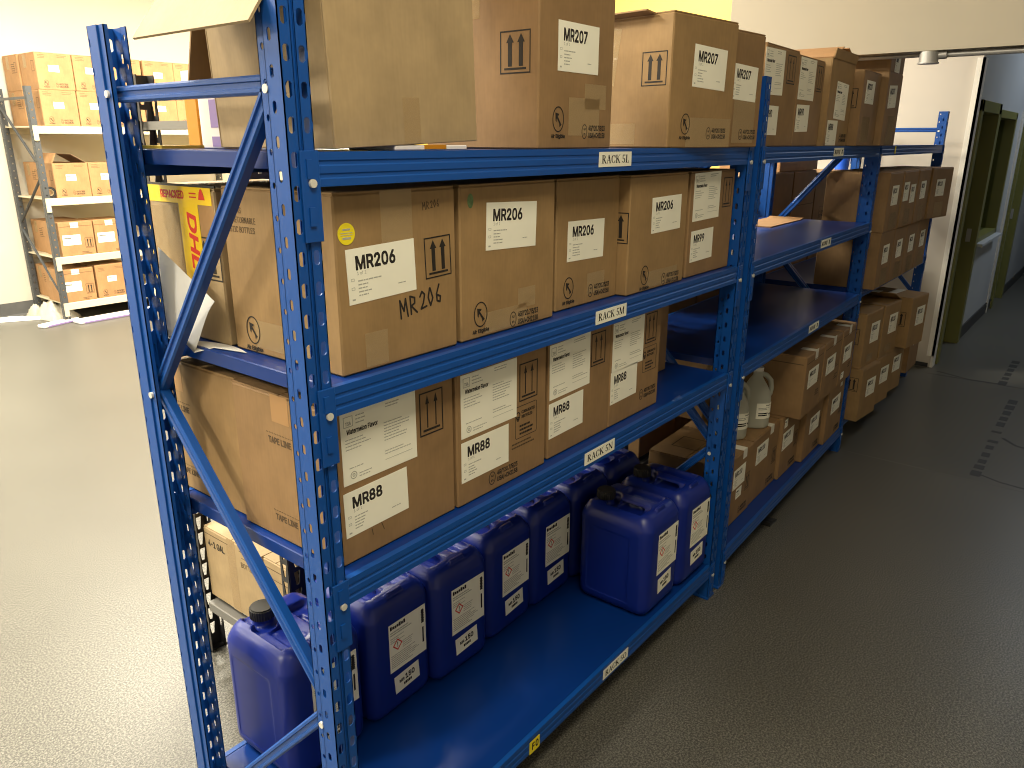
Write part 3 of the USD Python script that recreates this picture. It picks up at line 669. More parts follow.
t = carton('MR207 carton with crinkled clear tape on its side, above the RACK 5L plate', 1.352, 1.704, -.022, zL, .372, .37, 'kraft', [
    ('front', 'mr', .203, .231, -2, 'MR207', .182, .118), ('front', 'air', .088, .060, 0, .030), ('front', 'un', .262, .043, 0, .115, .036), ('front', 'tape', .22, .045, 0, .25, .085),
    ('left', 'arrows', .310, .221, 0, .089, .094), ('left', 'tape', .09, .27, -8, .17, .16), ('left', 'tape', .13, .04, 0, .24, .06)], rz=-7)
obj('flap', flap_mesh((-.176, .183, .371), (-.176, -.12, .371), (-.1, 0, .012), .045), M['kraft'], t)
carton('MR207 carton at the upright, partly hidden by the carton left of it', 1.722, 1.962, -.016, zL, .364, .30, 'kraft_red', [
    ('front', 'mr', .118, .205, -2, 'MR207', .165, .110), ('front', 'tape', .13, .09, 0, .15, .15), ('front', 'un', .16, .042, 0, .12, .036)], rz=-5)
# rear things on the top shelf
t = thing('display_box', 'white and purple printed box standing behind the open carton', 'box', (.245, .556, zL))
obj('box_body', cbx(-.045, .075, -.045, .045, 0, .160, .002), M['white_card'], t)
obj('purple_panel', mapped(ext(union_all([sbox(.045, .045, .088, .105), sbox(.045, 0.004, .088, .026)]), .0005), (-.0452, .045, 0), (0, -1, 0), (0, 0, 1), (-1, 0, 0)), M['purple'], t)
obj('lettering', mapped(ext(T('AT', .045, .134, .018, True), .0005), (-.0452, .045, 0), (0, -1, 0), (0, 0, 1), (-1, 0, 0)), M['purple'], t)
t = thing('orange_carton', 'bright orange slim carton left of the white and purple box', 'box', (.26, .668, zL))
obj('box_body', cbx(-.04, .06, -.026, .026, 0, .172, .002), M['orange'], t)
obj('white_corner', mapped(ext(sbox(.0, .150, .052, .172), .0005), (-.0402, .026, 0), (0, -1, 0), (0, 0, 1), (-1, 0, 0)), M['white_card'], t)
t = thing('folded_sheet', 'yellow folded sheet lying on the top shelf near the orange carton', 'paper', (.185, .54, zL))
obj('sheet', mapped(ext(affinity.rotate(sbox(-.09, .01, .02, .08), 8), .007), (-.03, 0, 0), (1, 0, 0), (0, 1, 0), (0, 0, 1)), M['yellow_sheet'], t)
# loose white sheet hanging over the end beam of 5M
def thick(v, f, t):
    m = trimesh.Trimesh(v, f, process=False); nn = m.vertex_normals
    n = len(v); allv = np.vstack([v, v + nn * t]); ff = [f, f[:, ::-1] + n]
    ed = m.edges_sorted; uq, cnt = np.unique(ed, axis=0, return_counts=True)
    be = {tuple(e) for e in uq[cnt == 1]}
    side = []
    for a, b in m.edges:
        if tuple(sorted((a, b))) in be: side += [(a, a + n, b + n), (a, b + n, b)]
    return trimesh.Trimesh(allv, np.vstack(ff + [np.array(side)]), process=False)
def curled_sheet():
    """an A4 page standing behind the brace, its front corner curled down and forward on the deck"""
    n, k = 16, 12; v = []
    for i in range(n + 1):
        q = i / n                                   # front -> rear
        top = 1.537 + .100 * q
        lead = max(0.0, 1 - q / .55) ** 1.2         # the part that runs out on the deck
        for j in range(k + 1):
            w = j / k
            if w <= .75:                            # standing part, from the top down
                a = w / .75
                z = top + (zM + .004 - .016 * lead - top) * a
                y = .408 + .215 * q + (.066 * (1 - q)) * a ** .75
                x = .074 - .008 * math.sin(math.pi * a) * (1 - .5 * q) - .012 * a * a - .014 * lead * a ** 4
            else:                                   # curl onto the deck
                a = (w - .75) / .25
                z = zM + .004 - .016 * lead * max(0, 1 - a * 4) - .0025 * min(1, a * 2)
                y = .408 + .215 * q + .066 * (1 - q) - .135 * lead * a - .002 * a
                x = .062 - .014 * lead * (1 - a) ** 6 + .030 * lead * a + .002 * a + .22 * q * lead * a
            v.append((x, y, z))
    f = []
    for i in range(n):
        for j in range(k):
            a = i * (k + 1) + j; b = a + k + 1
            f += [(a, b, b + 1), (a, b + 1, a + 1)]
    return thick(np.array(v), np.array(f), .0006)
t = thing('paper_sheet', 'curled blank white sheet stuck between the end brace and the taped carton', 'paper', (0, 0, 0))
obj('page', curled_sheet(), M['paper_grey'], t, smooth=60)

# ================================================================== jerrycans
def jerrycan_parts(label, loc):
    t = thing('jerrycan', label, 'jerrycan', loc, group='blue jerrycans on the bottom shelf')
    W, DP, H = .264, .305, .412
    def rb(x0, x1, y0, y1, z0, z1, r, n=24):
        m3.set_circular_segments(n)
        s = m3.Manifold.sphere(r)
        return m3.Manifold.batch_hull([s.translate((x, y, z)) for x in (x0 + r, x1 - r) for y in (y0 + r, y1 - r) for z in (z0 + r, z1 - r)])
    core = m3.Manifold.batch_hull([rb(-W/2, W/2, -DP/2, DP/2, 0, H - .02, .044), rb(-W/2 + .004, W/2 - .004, -DP/2 + .004, DP/2 - .004, .1, H, .052)])
    # trough round the handle (the front shoulder stays as a roll), finger tunnel under the handle
    body = core
    for sgn in (-1, 1):
        body = body - rb(min(sgn * .020, sgn * .098), max(sgn * .020, sgn * .098), -.100, .060, H - .026, H + .06, .020, 18)
    body = body - rb(-.06, .06, -.070, .030, H - .036, H - .013, .0112, 16)
    body = body - m3.Manifold.cylinder(.08, .056, .060, 36).translate((-.03, .092, H - .030))
    body = body + m3.Manifold.cylinder(.030, .029, .029, 36).translate((-.03, .092, H - .036))
    # shallow grooved side panels
    for sgn in (-1, 1):
        body = body - rb(sgn * (W/2 + .008) - .010, sgn * (W/2 + .008) + .010, -DP/2 + .075, DP/2 - .040, .045, H - .085, .0095, 16)
    body = body + rb(-.030, .030, -.128, -.116, H - .02, H + .004, .004, 12)
    body = body.refine_to_length(.012)
    m = body.to_mesh()
    tm = trimesh.Trimesh(m.vert_properties[:, :3], m.tri_verts, process=True)
    trimesh.smoothing.filter_taubin(tm, lamb=.5, nu=.51, iterations=22)
    obj('can_body', tm, M['can'], t, smooth=50)
    # ribbed cap
    gear = [((.036 if i % 2 else .0345) * math.cos(i * math.pi / 30), (.036 if i % 2 else .0345) * math.sin(i * math.pi / 30)) for i in range(60)]
    cp = prism(gear, 'z', H - .006, H + .022); cp2 = cyl((0, 0, H + .022), (0, 0, H + .026), .032, 30)
    c = cat(cp, cp2); c.apply_translation((-.03, .092, -.004)); obj('cap', c, M['black'], t)
    # labels on the front
    yb = -DP/2 - .0006
    def onf(name, g, lift, mat, par, tt=.0005): return obj(name, mapped(ext(g, tt), (0, yb - lift, 0), (1, 0, 0), (0, 0, 1), (0, -1, 0)), M[mat], par)
    lw, lh, cx, cz = .156, .168, .022, .243
    p = onf('hazard_label', affinity.rotate(sbox(cx - lw/2, cz - lh/2, cx + lw/2, cz + lh/2), 0), 0, 'paper', t)
    r = random.Random(5); x0, z0 = cx - lw/2, cz - lh/2
    dark = [bar(x0 + .006 + k * .0092, z0 + lh - .020 + (0.001 if k % 2 else 0), .0072, .009 + (.004 if k in (0, 4, 6) else 0)) for k in range(7)]
    dark += [bar(x0 + lw - .018, z0 + lh - .062, .009, .048), bar(x0 + lw - .016, z0 + .035, .006, .055)] + [bar(x0 + lw - .020, z0 + lh - .062 + k * .006, .013, .003) for k in range(8)]
    onf('label_print', U(dark), .0005, 'ink', p)
    fi = fine(r, x0 + .006, z0 + lh - .032, .09, 2, .008, .0035) + fine(r, x0 + .006, z0 + lh - .052, .06, 3, .007, .0022) + fine(r, x0 + .006, z0 + .055, .12, 7, .0068, .0022) + fine(r, x0 + .055, z0 + lh - .08, .05, 4, .007, .002)
    onf('fine_print', U(fi), .0005, 'ink_grey', p)
    dx, dz, rr = x0 + .034, z0 + .088, .020
    onf('hazard_diamond', Polygon([(dx, dz - rr), (dx + rr, dz), (dx, dz + rr), (dx - rr, dz)]).difference(Polygon([(dx, dz - rr + .005), (dx + rr - .005, dz), (dx, dz + rr - .005), (dx - rr + .005, dz)])), .0006, 'red_print', p)
    onf('exclamation_mark', U([Polygon([(dx - .0016, dz + .009), (dx + .0016, dz + .009), (dx + .0008, dz - .002), (dx - .0008, dz - .002)]), Point(dx, dz - .006).buffer(.0018, 4)]), .0006, 'ink', p)
    sw, sh, sx, sz = .105, .062, .012, .108
    q = onf('stock_label', affinity.rotate(sbox(sx - sw/2, sz - sh/2, sx + sw/2, sz + sh/2), 4), 0, 'paper', t)
    g = U([T('MR', -.034, .0, .010, True), T('150', -.010, -.001, .017, True, fit=.040)] + [bar(-.016 + k * .007, -.018, .0055, .009) for k in range(5)])
    onf('label_print', affinity.translate(affinity.rotate(g, 4, origin=(0, 0)), sx, sz), .0005, 'ink', q)
    return t
zc = zO - .001
can = jerrycan_parts('blue jerrycan in the near rear corner, its black cap in view behind the brace', (.264, .530, zc))
CANS = [((.545, .535), 1.0, 'blue jerrycan just right of the near front upright'),
        ((.805, .515), -.8, 'blue jerrycan second to the right of the near upright, hazard label in full view'),
        ((1.075, .530), 1.2, 'blue jerrycan third to the right of the near upright, below the MR88 cartons'),
        ((1.338, .530), -.5, 'blue jerrycan in the rear row left of the big front pair'),
        ((1.545, .172), 0.6, 'blue jerrycan standing forward at the shelf edge, its whole side showing'),
        ((1.812, .166), -.4, 'blue jerrycan at the far upright, right of the forward one'),
        ((1.602, .525), 1.0, 'blue jerrycan mostly hidden directly behind the forward one'),
        ((1.866, .520), -1.0, 'blue jerrycan in the rear row at the far end, behind the front pair')]
for (x, y), r, lab in CANS:
    dup(can, 'jerrycan', lab, (x, y, zc), r)

# ================================================================== middle rack contents
def c2(lab, x0, x1, yf, z, items=(), h=.347, d=.36, mat='kraft_red', rz=0, **kw):
    return carton(lab, x0, x1, yf, z, h, d, mat, items, rz, pos=b2, base_rot=A2, **kw)
def fb(x0, z0):
    return lambda kind, cx, cz, rot=0, *a: ('front', kind, cx - x0, cz - z0, rot) + a
f = fb(.066, zL)
c2('carton behind the blue upright top, first on the middle rack top shelf', .066, .450, .03, zL, [f('flavor', .163, 2.12, 1, .215, .160), f('mr', .165, 1.949, 0, 'MR90', .165, .106), f('arrows', .356, 2.14, 0, .10, .105, False)], .362)
f = fb(.455, zL)
c2('second carton on the middle rack top shelf, two labels side by side with arrows', .455, .815, .03, zL, [f('flavor', .575, 2.118, 0, .215, .161), f('mr', .559, 1.965, 1, 'MR90', .170, .107), f('arrows', .745, 2.13, 0, .085, .105, False)], .352)
f = fb(.845, zL)
t = c2('tall carton with raised top flaps on the middle rack top shelf', .845, 1.235, .01, zL, [f('flavor', 1.056, 2.051, -2, .20, .160), f('mr', .955, 1.911, 0, 'MR88', .165, .109), f('un', 1.15, 1.89, 0, .12, .04)], .372, .36, 'kraft', open_top=True)
obj('flap', flap_mesh((-.19, -.18, .37), (.19, -.18, .37), (.0, -.01, .05), .04), M['kraft'], t)
obj('flap', flap_mesh((.195, -.18, .37), (.195, .18, .37), (-.16, 0, .06), .16), M['kraft_orange'], t)
obj('flap', flap_mesh((-.195, .18, .37), (-.195, -.18, .37), (.18, 0, .06), .17), M['kraft_orange'], t)
f = fb(1.262, zL)
c2('narrow-looking carton between the flapped carton and the double stack', 1.262, 1.615, -.03, zL, [f('mr', 1.410, 2.105, 0, 'MR207', .175, .107), f('tape', 1.40, 1.93, 0, .16, .12), ('left', 'arrows', .30, .22, 0, .08, .09, False)], .350)
f = fb(1.64, zL)
c2('lower carton of the double stack at the end of the middle rack top shelf', 1.64, 1.975, -.06, zL, [f('mr', 1.78, 2.10, 3, 'MR207', .185, .112), f('tape', 1.82, 1.93, 0, .16, .15)], .368)
f = fb(1.66, zL + .368)
c2('upper carton of the double stack, its top level with the header', 1.66, 1.985, -.055, zL + .368, [f('blank', 1.82, 2.262, 0, .12, .09)], .235, .35)
# lit cardboard piece on the empty shelf
t = thing('cardboard_sheet', 'loose sheet of brown cardboard lying on the upper empty shelf', 'cardboard', b2(1.62, .38, zM - .001), A2)
obj('sheet', prism([(-.30, 0), (.24, 0), (.30, .010), (.27, .012), (.22, .005), (-.30, .006)], 'y', -.02, .18), M['kraft_orange'], t)
# bottom shelf, lower row and upper row
row = [('b1', .13, .512, .070, 'first carton of the bottom row, half behind the blue upright'), ('b2', .518, .905, .074, 'carton under the clear jugs, white tape over its edge'), ('b3', .912, 1.215, .058, 'bottom row carton with a small square sticker above its label'),
       ('b4', 1.222, 1.555, .028, 'bottom row carton right below the front upper carton'), ('b5', 1.562, 1.915, .004, 'last bottom row carton beside the middle rack far upright')]
labc = [(.345, .395, .15), (.66, .412, .165), (1.015, .375, .18), (1.405, .355, .18), (1.745, .38, .19)]
for (nm, a, b, yf, lab), (lx, lz, lw) in zip(row, labc):
    f = fb(a, zO)
    it = [f('mr', min(max(lx, a + lw / 2 + .02), b - lw / 2 - .02), lz, 0, 'MR110', lw, .098), f('arrows', b - .05, .33, 0, .06, .085), f('tape', a + .27, .492, 0, .05, .045, 'tape_white'), ('top', 'tape', .27, .05, 0, .05, .10, 'tape_white'), f('un', b - .09, .21, 0, .11, .035), ('top', 'line', (b-a)/2 , .14, 0, (b-a)*.8, .004)]
    if nm == 'b3': it.append(f('slip', a + .05, .475, 0, .05, .045))
    if nm == 'b1': it += [f('slip', lx + .01, .31, 0, .07, .05), ('top', 'frame', .18, .22, 0, .14, .16, .005)]
    if nm == 'b2': it += [('top', 'frame', .13, .24, 0, .16, .16, .005)]
    c2('%s on the middle rack' % lab, a, b, yf, zO, it, .343, .36, 'kraft_red')
zU = zO + .343
upr = [('front upper carton with its plain side towards the jugs', .945, 1.265, (1.09, .712)), ('middle carton of the three stacked on the bottom row', 1.275, 1.63, (1.43, .700)), ('last upper carton tucked against the far upright of the middle rack', 1.64, 1.935, (1.79, .69))]
for lab, a, b, (lx, lz) in upr:
    f = fb(a, zU)
    it = [f('mr', lx, lz, 0, 'MR110', .175, .10), f('tape', (a + b) / 2 + .01, zU + .315, 0, .05, .055, 'tape_white'), ('top', 'tape', (b - a) / 2 + .01, .04, 0, .05, .08, 'tape_white'), f('line', (a + b) / 2, zU + .292, 0, (b - a) * .9, .003), ('left', 'line', .18, .29, 0, .33, .004), f('fineblock', b - .10, zU + .10, 0, .07, 3, .012, .006), f('fineblock', b - .10, zU + .16, 0, .06, 2, .012, .006)]
    if 'last' in lab: it.append(f('slip', a + .09, zU + .05, 0, .06, .04))
    c2(lab, a, b, -.012, zU, it, .333, .36, 'kraft_red')
t = c2('plain carton at the rear of the upper row, behind the clear jugs', .62, .95, .38, zU, (), .32, .26, 'kraft')
obj('flap', flap_mesh((-.165, -.132, .318), (.165, -.132, .318), (0, -.02, -.2), .12), M['kraft_pale'], t)
# clear gallon jugs
def jug(label, loc, rz):
    t = thing('gallon_jug', label, 'jug', loc, rz, group='clear gallon jugs')
    prof = [(0, 0), (.062, 0), (.070, .006), (.072, .02), (.072, .150), (.070, .165), (.062, .190), (.046, .225), (.030, .250), (.022, .262), (.022, .285), (0, .285)]
    m3.set_circular_segments(32)
    body = m3.CrossSection([[p for p in prof]]).revolve(32)
    # square the body a little, pinch the handle side
    body = body - m3.Manifold.batch_hull([m3.Manifold.sphere(.020, 16).translate(p) for p in ((.040, 0, .188), (.058, .0, .188), (.034, 0, .245), (.075, 0, .245))]).scale((1, 1.0, 1))
    hd = [(.066, .165), (.070, .20), (.064, .235), (.040, .262), (.018, .268)]
    hm = m3.Manifold()
    for (a, b) in zip(hd[:-1], hd[1:]):
        hm = hm + m3.Manifold.batch_hull([m3.Manifold.sphere(.0125, 14).translate((a[0], 0, a[1])), m3.Manifold.sphere(.0125, 14).translate((b[0], 0, b[1]))])
    body = (body + hm).refine_to_length(.012)
    q = body.to_mesh(); tm = trimesh.Trimesh(q.vert_properties[:, :3], q.tri_verts, process=True)
    v = np.array(tm.vertices); r = np.hypot(v[:, 0], v[:, 1]); low = np.clip((.19 - v[:, 2]) / .03, 0, 1)
    ang = np.arctan2(v[:, 1], v[:, 0]); v[:, :2] *= (1 + .05 * low * (1 - np.cos(4 * ang)) / 2)[:, None]; tm.vertices = v
    trimesh.smoothing.filter_taubin(tm, iterations=8)
    obj('jug_body', tm, M['hdpe'], t, smooth=50)
    obj('jug_cap', cyl((0, 0, .284), (0, 0, .302), .025, 24), M['trim_white'], t)
    arc = []
    n = 10; a0, a1 = math.radians(-95), math.radians(-25); vv, ff = [], []
    for i in range(n + 1):
        a = a0 + (a1 - a0) * i / n; rr = .0737 * (1 + .05 * (1 - math.cos(4 * a)) / 2)
        vv += [(rr * math.cos(a), rr * math.sin(a), .055), (rr * math.cos(a), rr * math.sin(a), .135)]
    for i in range(n): ff += [(2*i, 2*i + 2, 2*i + 3), (2*i, 2*i + 3, 2*i + 1)]
    lb = obj('jug_label', thick(np.array(vv), np.array(ff), .0006), M['paper'], t)
    def on_arc(u0, u1, z0, z1):
        v2, f2 = [], []
        for i in range(4):
            a = a0 + (a1 - a0) * (u0 + (u1 - u0) * i / 3); rr = .0745 * (1 + .05 * (1 - math.cos(4 * a)) / 2)
            v2 += [(rr * math.cos(a), rr * math.sin(a), z0), (rr * math.cos(a), rr * math.sin(a), z1)]
        for i in range(3): f2 += [(2*i, 2*i + 2, 2*i + 3), (2*i, 2*i + 3, 2*i + 1)]
        return thick(np.array(v2), np.array(f2), .0003)
    obj('label_print', cat([on_arc(.12, .62, .070, .076), on_arc(.12, .66, .080, .086), on_arc(.74, .9, .074, .082), on_arc(.1, .6, .102, .104), on_arc(.1, .7, .110, .112), on_arc(.5, .85, .122, .125)]), M['ink'], lb)
    return t
jug('clear gallon jug beside the plain-sided carton, its label turned to the aisle', b2(.742, .160, zU), -58)
jug('clear gallon jug half hidden behind the blue upright', b2(.525, .195, zU), -48)

# ================================================================== farthest rack contents
def b3(x, y, z=0):
    c, s = math.cos(math.radians(.6)), math.sin(math.radians(.6)); return (B3[0] + c * x - s * y, B3[1] + s * x + c * y, z)
def c3(lab, x0, x1, yf, z, items=(), h=.347, d=.36, mat='kraft_red', rz=0, **kw):
    return carton(lab, x0, x1, yf, z, h, d, mat, items, rz, pos=b3, base_rot=.6, **kw)
ords = ['first', 'second', 'third', 'fourth', 'fifth']
for k in range(4):
    a = .062 + k * .352; b = a + .344
    c3('%s carton from the left in the lower row on the farthest rack' % ords[k], a, b, -.075, zN, [('front', 'mr', .175, .20, 0, 'MR110', .15, .115), ('front', 'tape', .19, .06, 0, .16, .11)], .342)
for k, (a, b, y, r_) in enumerate(((.062, .398, -.080, 0), (.405, .795, -.086, 0), (.803, 1.185, -.090, 0), (1.200, 1.585, -.135, -9))):
    its = [('front', 'mr', .17, .21, 0, 'MR110', .16, .115), ('front', 'tape', .19, .06, 0, .16, .10)]
    if k == 1: its[0] = ('front', 'mr', .09, .22, 0, 'MR110', .14, .115); its.append(('front', 'mr', .28, .20, 0, 'MR110', .14, .115))
    c3('%s carton from the left in the upper row on the farthest rack' % ords[k], a, b, y, zN + .342, its, .345, rz=r_)
for k, (x, lab) in enumerate(((.070, 'first carton on the floor-level shelf of the farthest rack'), (.415, 'second carton on the floor-level shelf of the farthest rack'), (.772, 'third carton on the floor-level shelf of the farthest rack'))):
    c3(lab, x, x + .305, -.105, zO, [('front', 'mr', .175, .20, 0, 'MR110', .15, .115), ('left', 'arrows', .30, .24, 0, .08, .09)], .342, mat='kraft', rz=-6)
c3('carton at the end of the floor-level shelf, next to the white wall', 1.42, 1.77, -.09, zO, [('front', 'mr', .2, .26, 0, 'MR110', .17, .12)], .40)
for k, (x, y, r_, lab) in enumerate(((.085, -.075, -5, 'upper carton right beside the farthest rack near upright'), (.430, -.105, -6, 'upper carton with a flap standing up under the farthest rack beam'), (.815, -.195, -8, 'carton pushed out furthest into the aisle on the farthest rack'))):
    h_ = .352
    t = c3(lab, x, x + .305, y, zO + .342, [('front', 'mr', .185, .21, 0, 'MR110', .15, .13), ('left', 'arrows', .285, .20, 0, .09, .10), ('top', 'tape', .16, .18, 0, .28, .06, 'tape_white') if k == 2 else ('front', 'tape', .15, .05, 0, .1, .05)], h_, mat='kraft', rz=r_)
    if k == 1:
        obj('flap', flap_mesh((.150, -.175, h_), (.150, .15, h_), (-.14, 0, .055), .15), M['kraft'], t)
        obj('label_slip', xf(cbx(-.05, .03, -.06, .06, 0, .001, .0003), (0, -.03, h_ + .062)), M['paper'], t)
# ================================================================== racks behind (back to back)
def black_rack(label, x0, x1, y0, y1, h, levels):
    t = thing('back_rack', label, 'rack', (x0, y0, 0))
    L_, Dp = x1 - x0, y1 - y0
    tz = np.arange(.08, h - .05, .064)
    def trap(u, v): return Polygon([(u - .012, v + .024), (u + .012, v + .024), (u + .005, v - .024), (u - .005, v - .024)])
    pl = ext(sbox(0, 0, .055, h).difference(union_all([trap(.0275, z) for z in tz])), .003)
    fl2 = ext(sbox(0, 0, .04, h).difference(union_all([trap(.02, z + .03) for z in tz[:-1]])), .003)
    X, Y, Z = np.eye(3)
    for px in (0, L_ - .055):
        for py, s in ((0, 1), (Dp, -1)):
            m = cat([mapped(pl, (px, py, 0), X, Z, -Y) if s > 0 else mapped(pl, (px, py, 0), X, Z, Y * -1), mapped(fl2, (px, py if s > 0 else py - .04, 0), Y, Z, -X), mapped(fl2, (px + .055, py if s > 0 else py - .04, 0), Y, Z, -X)])
            obj('upright', m, M['black_steel'], t)
            obj('foot', bx(px - .02, px + .075, py - .03, py + .03, 0, .006), M['black_steel'], t)
    for px in (.0275, L_ - .0275):
        obj('frame_bar', bx(px - .015, px + .015, .01, Dp - .01, 1.90, 1.925), M['grey_steel'], t)
    for z in levels:
        for py in (0, Dp - .03): obj('beam', cbx(.055, L_ - .055, py, py + .03, z - .10, z - .02), M['grey_steel'], t)
        obj('beam', cbx(.0, .04, .05, Dp - .05, z - .06, z - .02), M['grey_steel'], t)
        obj('deck_board', cbx(.05, L_ - .05, .03, Dp - .03, z - .02, z, .002), M['black_steel'], t)
    return t
black_rack('black rack with tapered holes standing back to back with the nearest rack', .43, 2.55, .77, 1.36, 2.06, [.25, 1.0])
BR2 = black_rack('second black rack behind the middle blue rack holding large cartons', 2.62, 6.42, .83, 1.42, 2.06, [.12, .82])
carton('long carton printed 4-1 GAL and BOTTLES low behind the end frame', .45, .86, .955, .25, .288, .36, 'kraft_pale', [('left', 'text', .022, .215, 0, ['4-1 GAL'], .024, 'ink'), ('left', 'text', .228, .200, 0, ['BOTTLES'], .020, 'ink_soft'),
    ('left', 'line', .08, .262, 0, .15, .0025), ('left', 'line', .29, .262, 0, .13, .0025), ('left', 'line', .29, .238, 0, .11, .002), ('top', 'frame', .15, .18, 0, .20, .26, .003), ('left', 'tape', .172, .144, 0, .05, .286)])
carton('narrow carton beside the grey upright, right of the one printed BOTTLES', .45, .86, .80, .25, .295, .145, 'kraft_pale', [('left', 'line', .07, .262, 0, .12, .0025), ('left', 'line', .07, .225, 0, .12, .002)])
for k, x in enumerate((1.30, 1.90)):
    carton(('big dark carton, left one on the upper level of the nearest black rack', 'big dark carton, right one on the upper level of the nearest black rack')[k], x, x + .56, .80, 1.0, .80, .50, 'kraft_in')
carton('carton low at the rear showing its arrow mark beyond the jerrycans', 2.86, 3.30, .86, .12, .40, .40, 'kraft_red', [('front', 'arrows', .36, .30, 0, .07, .10)])
carton('flat carton with printed panels behind the far jerrycans', 3.34, 3.86, .84, .12, .29, .42, 'kraft_red', [('top', 'frame', .2, .2, 0, .22, .16, .004), ('top', 'fineblock', .12, .25, 0, .2, 3, .03, .012), ('front', 'line', .26, .25, 0, .45, .004)])
for k, x in enumerate((2.74, 3.48, 4.22)):
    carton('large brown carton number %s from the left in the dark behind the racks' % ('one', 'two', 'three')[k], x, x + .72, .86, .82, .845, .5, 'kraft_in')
carton('large brown carton left of the dark gap behind the empty shelves', 4.96, 5.44, .86, .82, .845, .5, 'kraft_red', [('front', 'line', .24, .60, 0, .46, .004)])
t = carton('large brown carton with printed marks behind the empty shelves', 5.46, 6.36, .86, .82, .825, .5, 'kraft_red', [('front', 'rec', .25, .46, 0, .22, .20), ('front', 'frame', .80, .52, 0, .16, .2, .005), ('front', 'fineblock', .14, .38, 0, .24, 2, .03, .012), ('front', 'tape', .55, .72, 0, .34, .12, 'tape_brown')])
carton('carton lying higher on the stack behind the middle rack top shelf', 4.7, 5.5, .88, 1.667, .19, .45, 'kraft_orange', [('front', 'line', .3, .1, 0, .05, .03)])
t = thing('blue_tub', 'small bright blue plastic tub on top of the large carton', 'tub', (6.30, .93, 1.647))
obj('tub_body', trimesh.creation.revolve(np.array([(0, 0), (.055, 0), (.062, .11), (.066, .115), (.066, .125), (0, .125)]), sections=28), plain('bright_blue_plastic', (.02, .12, .75), .35), t, smooth=40)
obj('tub_rim', trimesh.creation.annulus(.060, .068, .006, sections=28).apply_translation((0, 0, .122)), M['can'], t)

# ================================================================== cream shelving unit by the back wall
FX, FY, FD, FH, FLN = 2.49, 7.594, .79, 2.37, 2.46
t = thing('cream_shelving', 'grey post shelving unit with cream beams along the back wall', 'shelving', (FX, FY, 0))
hz = np.arange(.05, FH - .02, .075)
ppl = ext(sbox(0, 0, .055, FH).difference(union_all([Point(.0275, z).buffer(.009, 2) for z in hz])), .003)
ppf = ext(sbox(0, 0, .055, FH).difference(union_all([Point(.0275, z + .03).buffer(.009, 2) for z in hz[:-1]])), .003)
X, Y, Z = np.eye(3)
for px in (0, FLN - .05):
    for py in (0, FD - .055):
        obj('post', cat([mapped(ppf, (px, py, 0), Y, Z, -X), mapped(ppl, (px, py, 0), X, Z, -Y)]), M['post_grey'], t)
        obj('foot', bx(px - .015, px + .07, py - .015, py + .07, 0, .006), M['post_grey'], t)
    obj('brace', bx(px, px + .012, .02, FD - .02, 2.25, 2.275), M['post_grey'], t)
    for a, b_, c_, d_ in ((FD - .03, 2.2, .03, 1.62), (.03, 1.5, FD - .03, 1.0), (FD - .03, .95, .03, .30)):
        obj('brace', brace(a, b_, c_, d_, px + .01, .018), M['post_grey'], t)
FLV = [.208, .694, 1.294, 1.999]
for z in FLV:
    for py in (-.012, FD - .03):
        bm = obj('beam', cbx(.03, FLN - .03, py, py + .042, z - .075, z, .003), M['cream'], t)
        obj('beam_connector', cbx(.0, .045, py - .004, py + .004, z - .14, z + .002, .001), M['cream'], bm)
    obj('deck_board', cbx(.02, FLN - .02, .03, FD - .03, z - .016, z - .001, .002), M['cream'], t)
CW = .345
def far(lab, x, z, y=FY + .005, kind='A', mat='kraft_orange', h=.345, open_top=False, group=None):
    if kind == 'A': it = [('front', 'slip', .165, .20, 0, .10, .062), ('front', 'air', .075, .055, 0, .028), ('front', 'un', .22, .045, 0, .12, .045), ('front', 'fineblock', .03, .32, 0, .09, 3, .014, .004), ('front', 'fineblock', .21, .32, 0, .11, 2, .014, .004)]
    elif kind == 'B': it = [('front', 'slip', .115, .165, 0, .18, .105), ('front', 'tape', .16, .318, 0, .08, .055, 'tape_white'), ('front', 'arrows', .285, .125, 0, .08, .105), ('front', 'fineblock', .20, .03, 0, .11, 2, .014, .006), ('front', 'line', .17, .305, 0, .33, .004)]
    else: it = [('left', 'fineblock', .2, .25, 0, .1, 5, .02, .006)]
    it = list(it) + [('left', 'tape', .12, .27, 0, .07, .12), ('left', 'frame', .30, .22, 0, .06, .10, .004)]
    return carton(lab, x, x + CW, y, z, h, .37, mat, it, open_top=open_top, group=group)
cols = [2.622, 2.976, 3.330, 3.700, 4.048, 4.396]
cn = ['at the left end', 'second from the left', 'third from the left', 'fourth from the left', 'fifth from the left', 'sixth from the left']
for k, x in enumerate(cols):
    far('orange-lit carton %s in the lower layer on top of the cream unit' % cn[k], x - .008, FLV[3])
    t = far('orange-lit carton %s in the upper layer on top of the cream unit' % cn[k], x, FLV[3] + .345)
    if k == 2: obj('flap', flap_mesh((-.17, -.18, .345), (-.17, .18, .345), (.13, 0, .06), .15), M['kraft_in'], t)
far('rear carton in the lower layer at the wall, on top of the cream unit', 2.61, FLV[3], FY + .40, 'C')
t = far('rear carton in the upper layer at the wall, on top of the cream unit', 2.61, FLV[3] + .345, FY + .40, 'C')
t = far('carton with its top flaps standing open on the cream unit', 2.618, FLV[2], open_top=True)
obj('flap', flap_mesh((-.17, -.18, .345), (-.17, .18, .345), (.05, .0, .10), .11), M['kraft_orange'], t)
obj('flap', flap_mesh((.17, .18, .345), (.17, -.18, .345), (-.16, 0, .10), .17), M['kraft_in'], t)
far('carton right of the open-flapped one on the cream unit', 2.970, FLV[2])
far('rear carton behind the open-flapped one, beside the grey posts', 2.63, FLV[2], FY + .40, 'C')
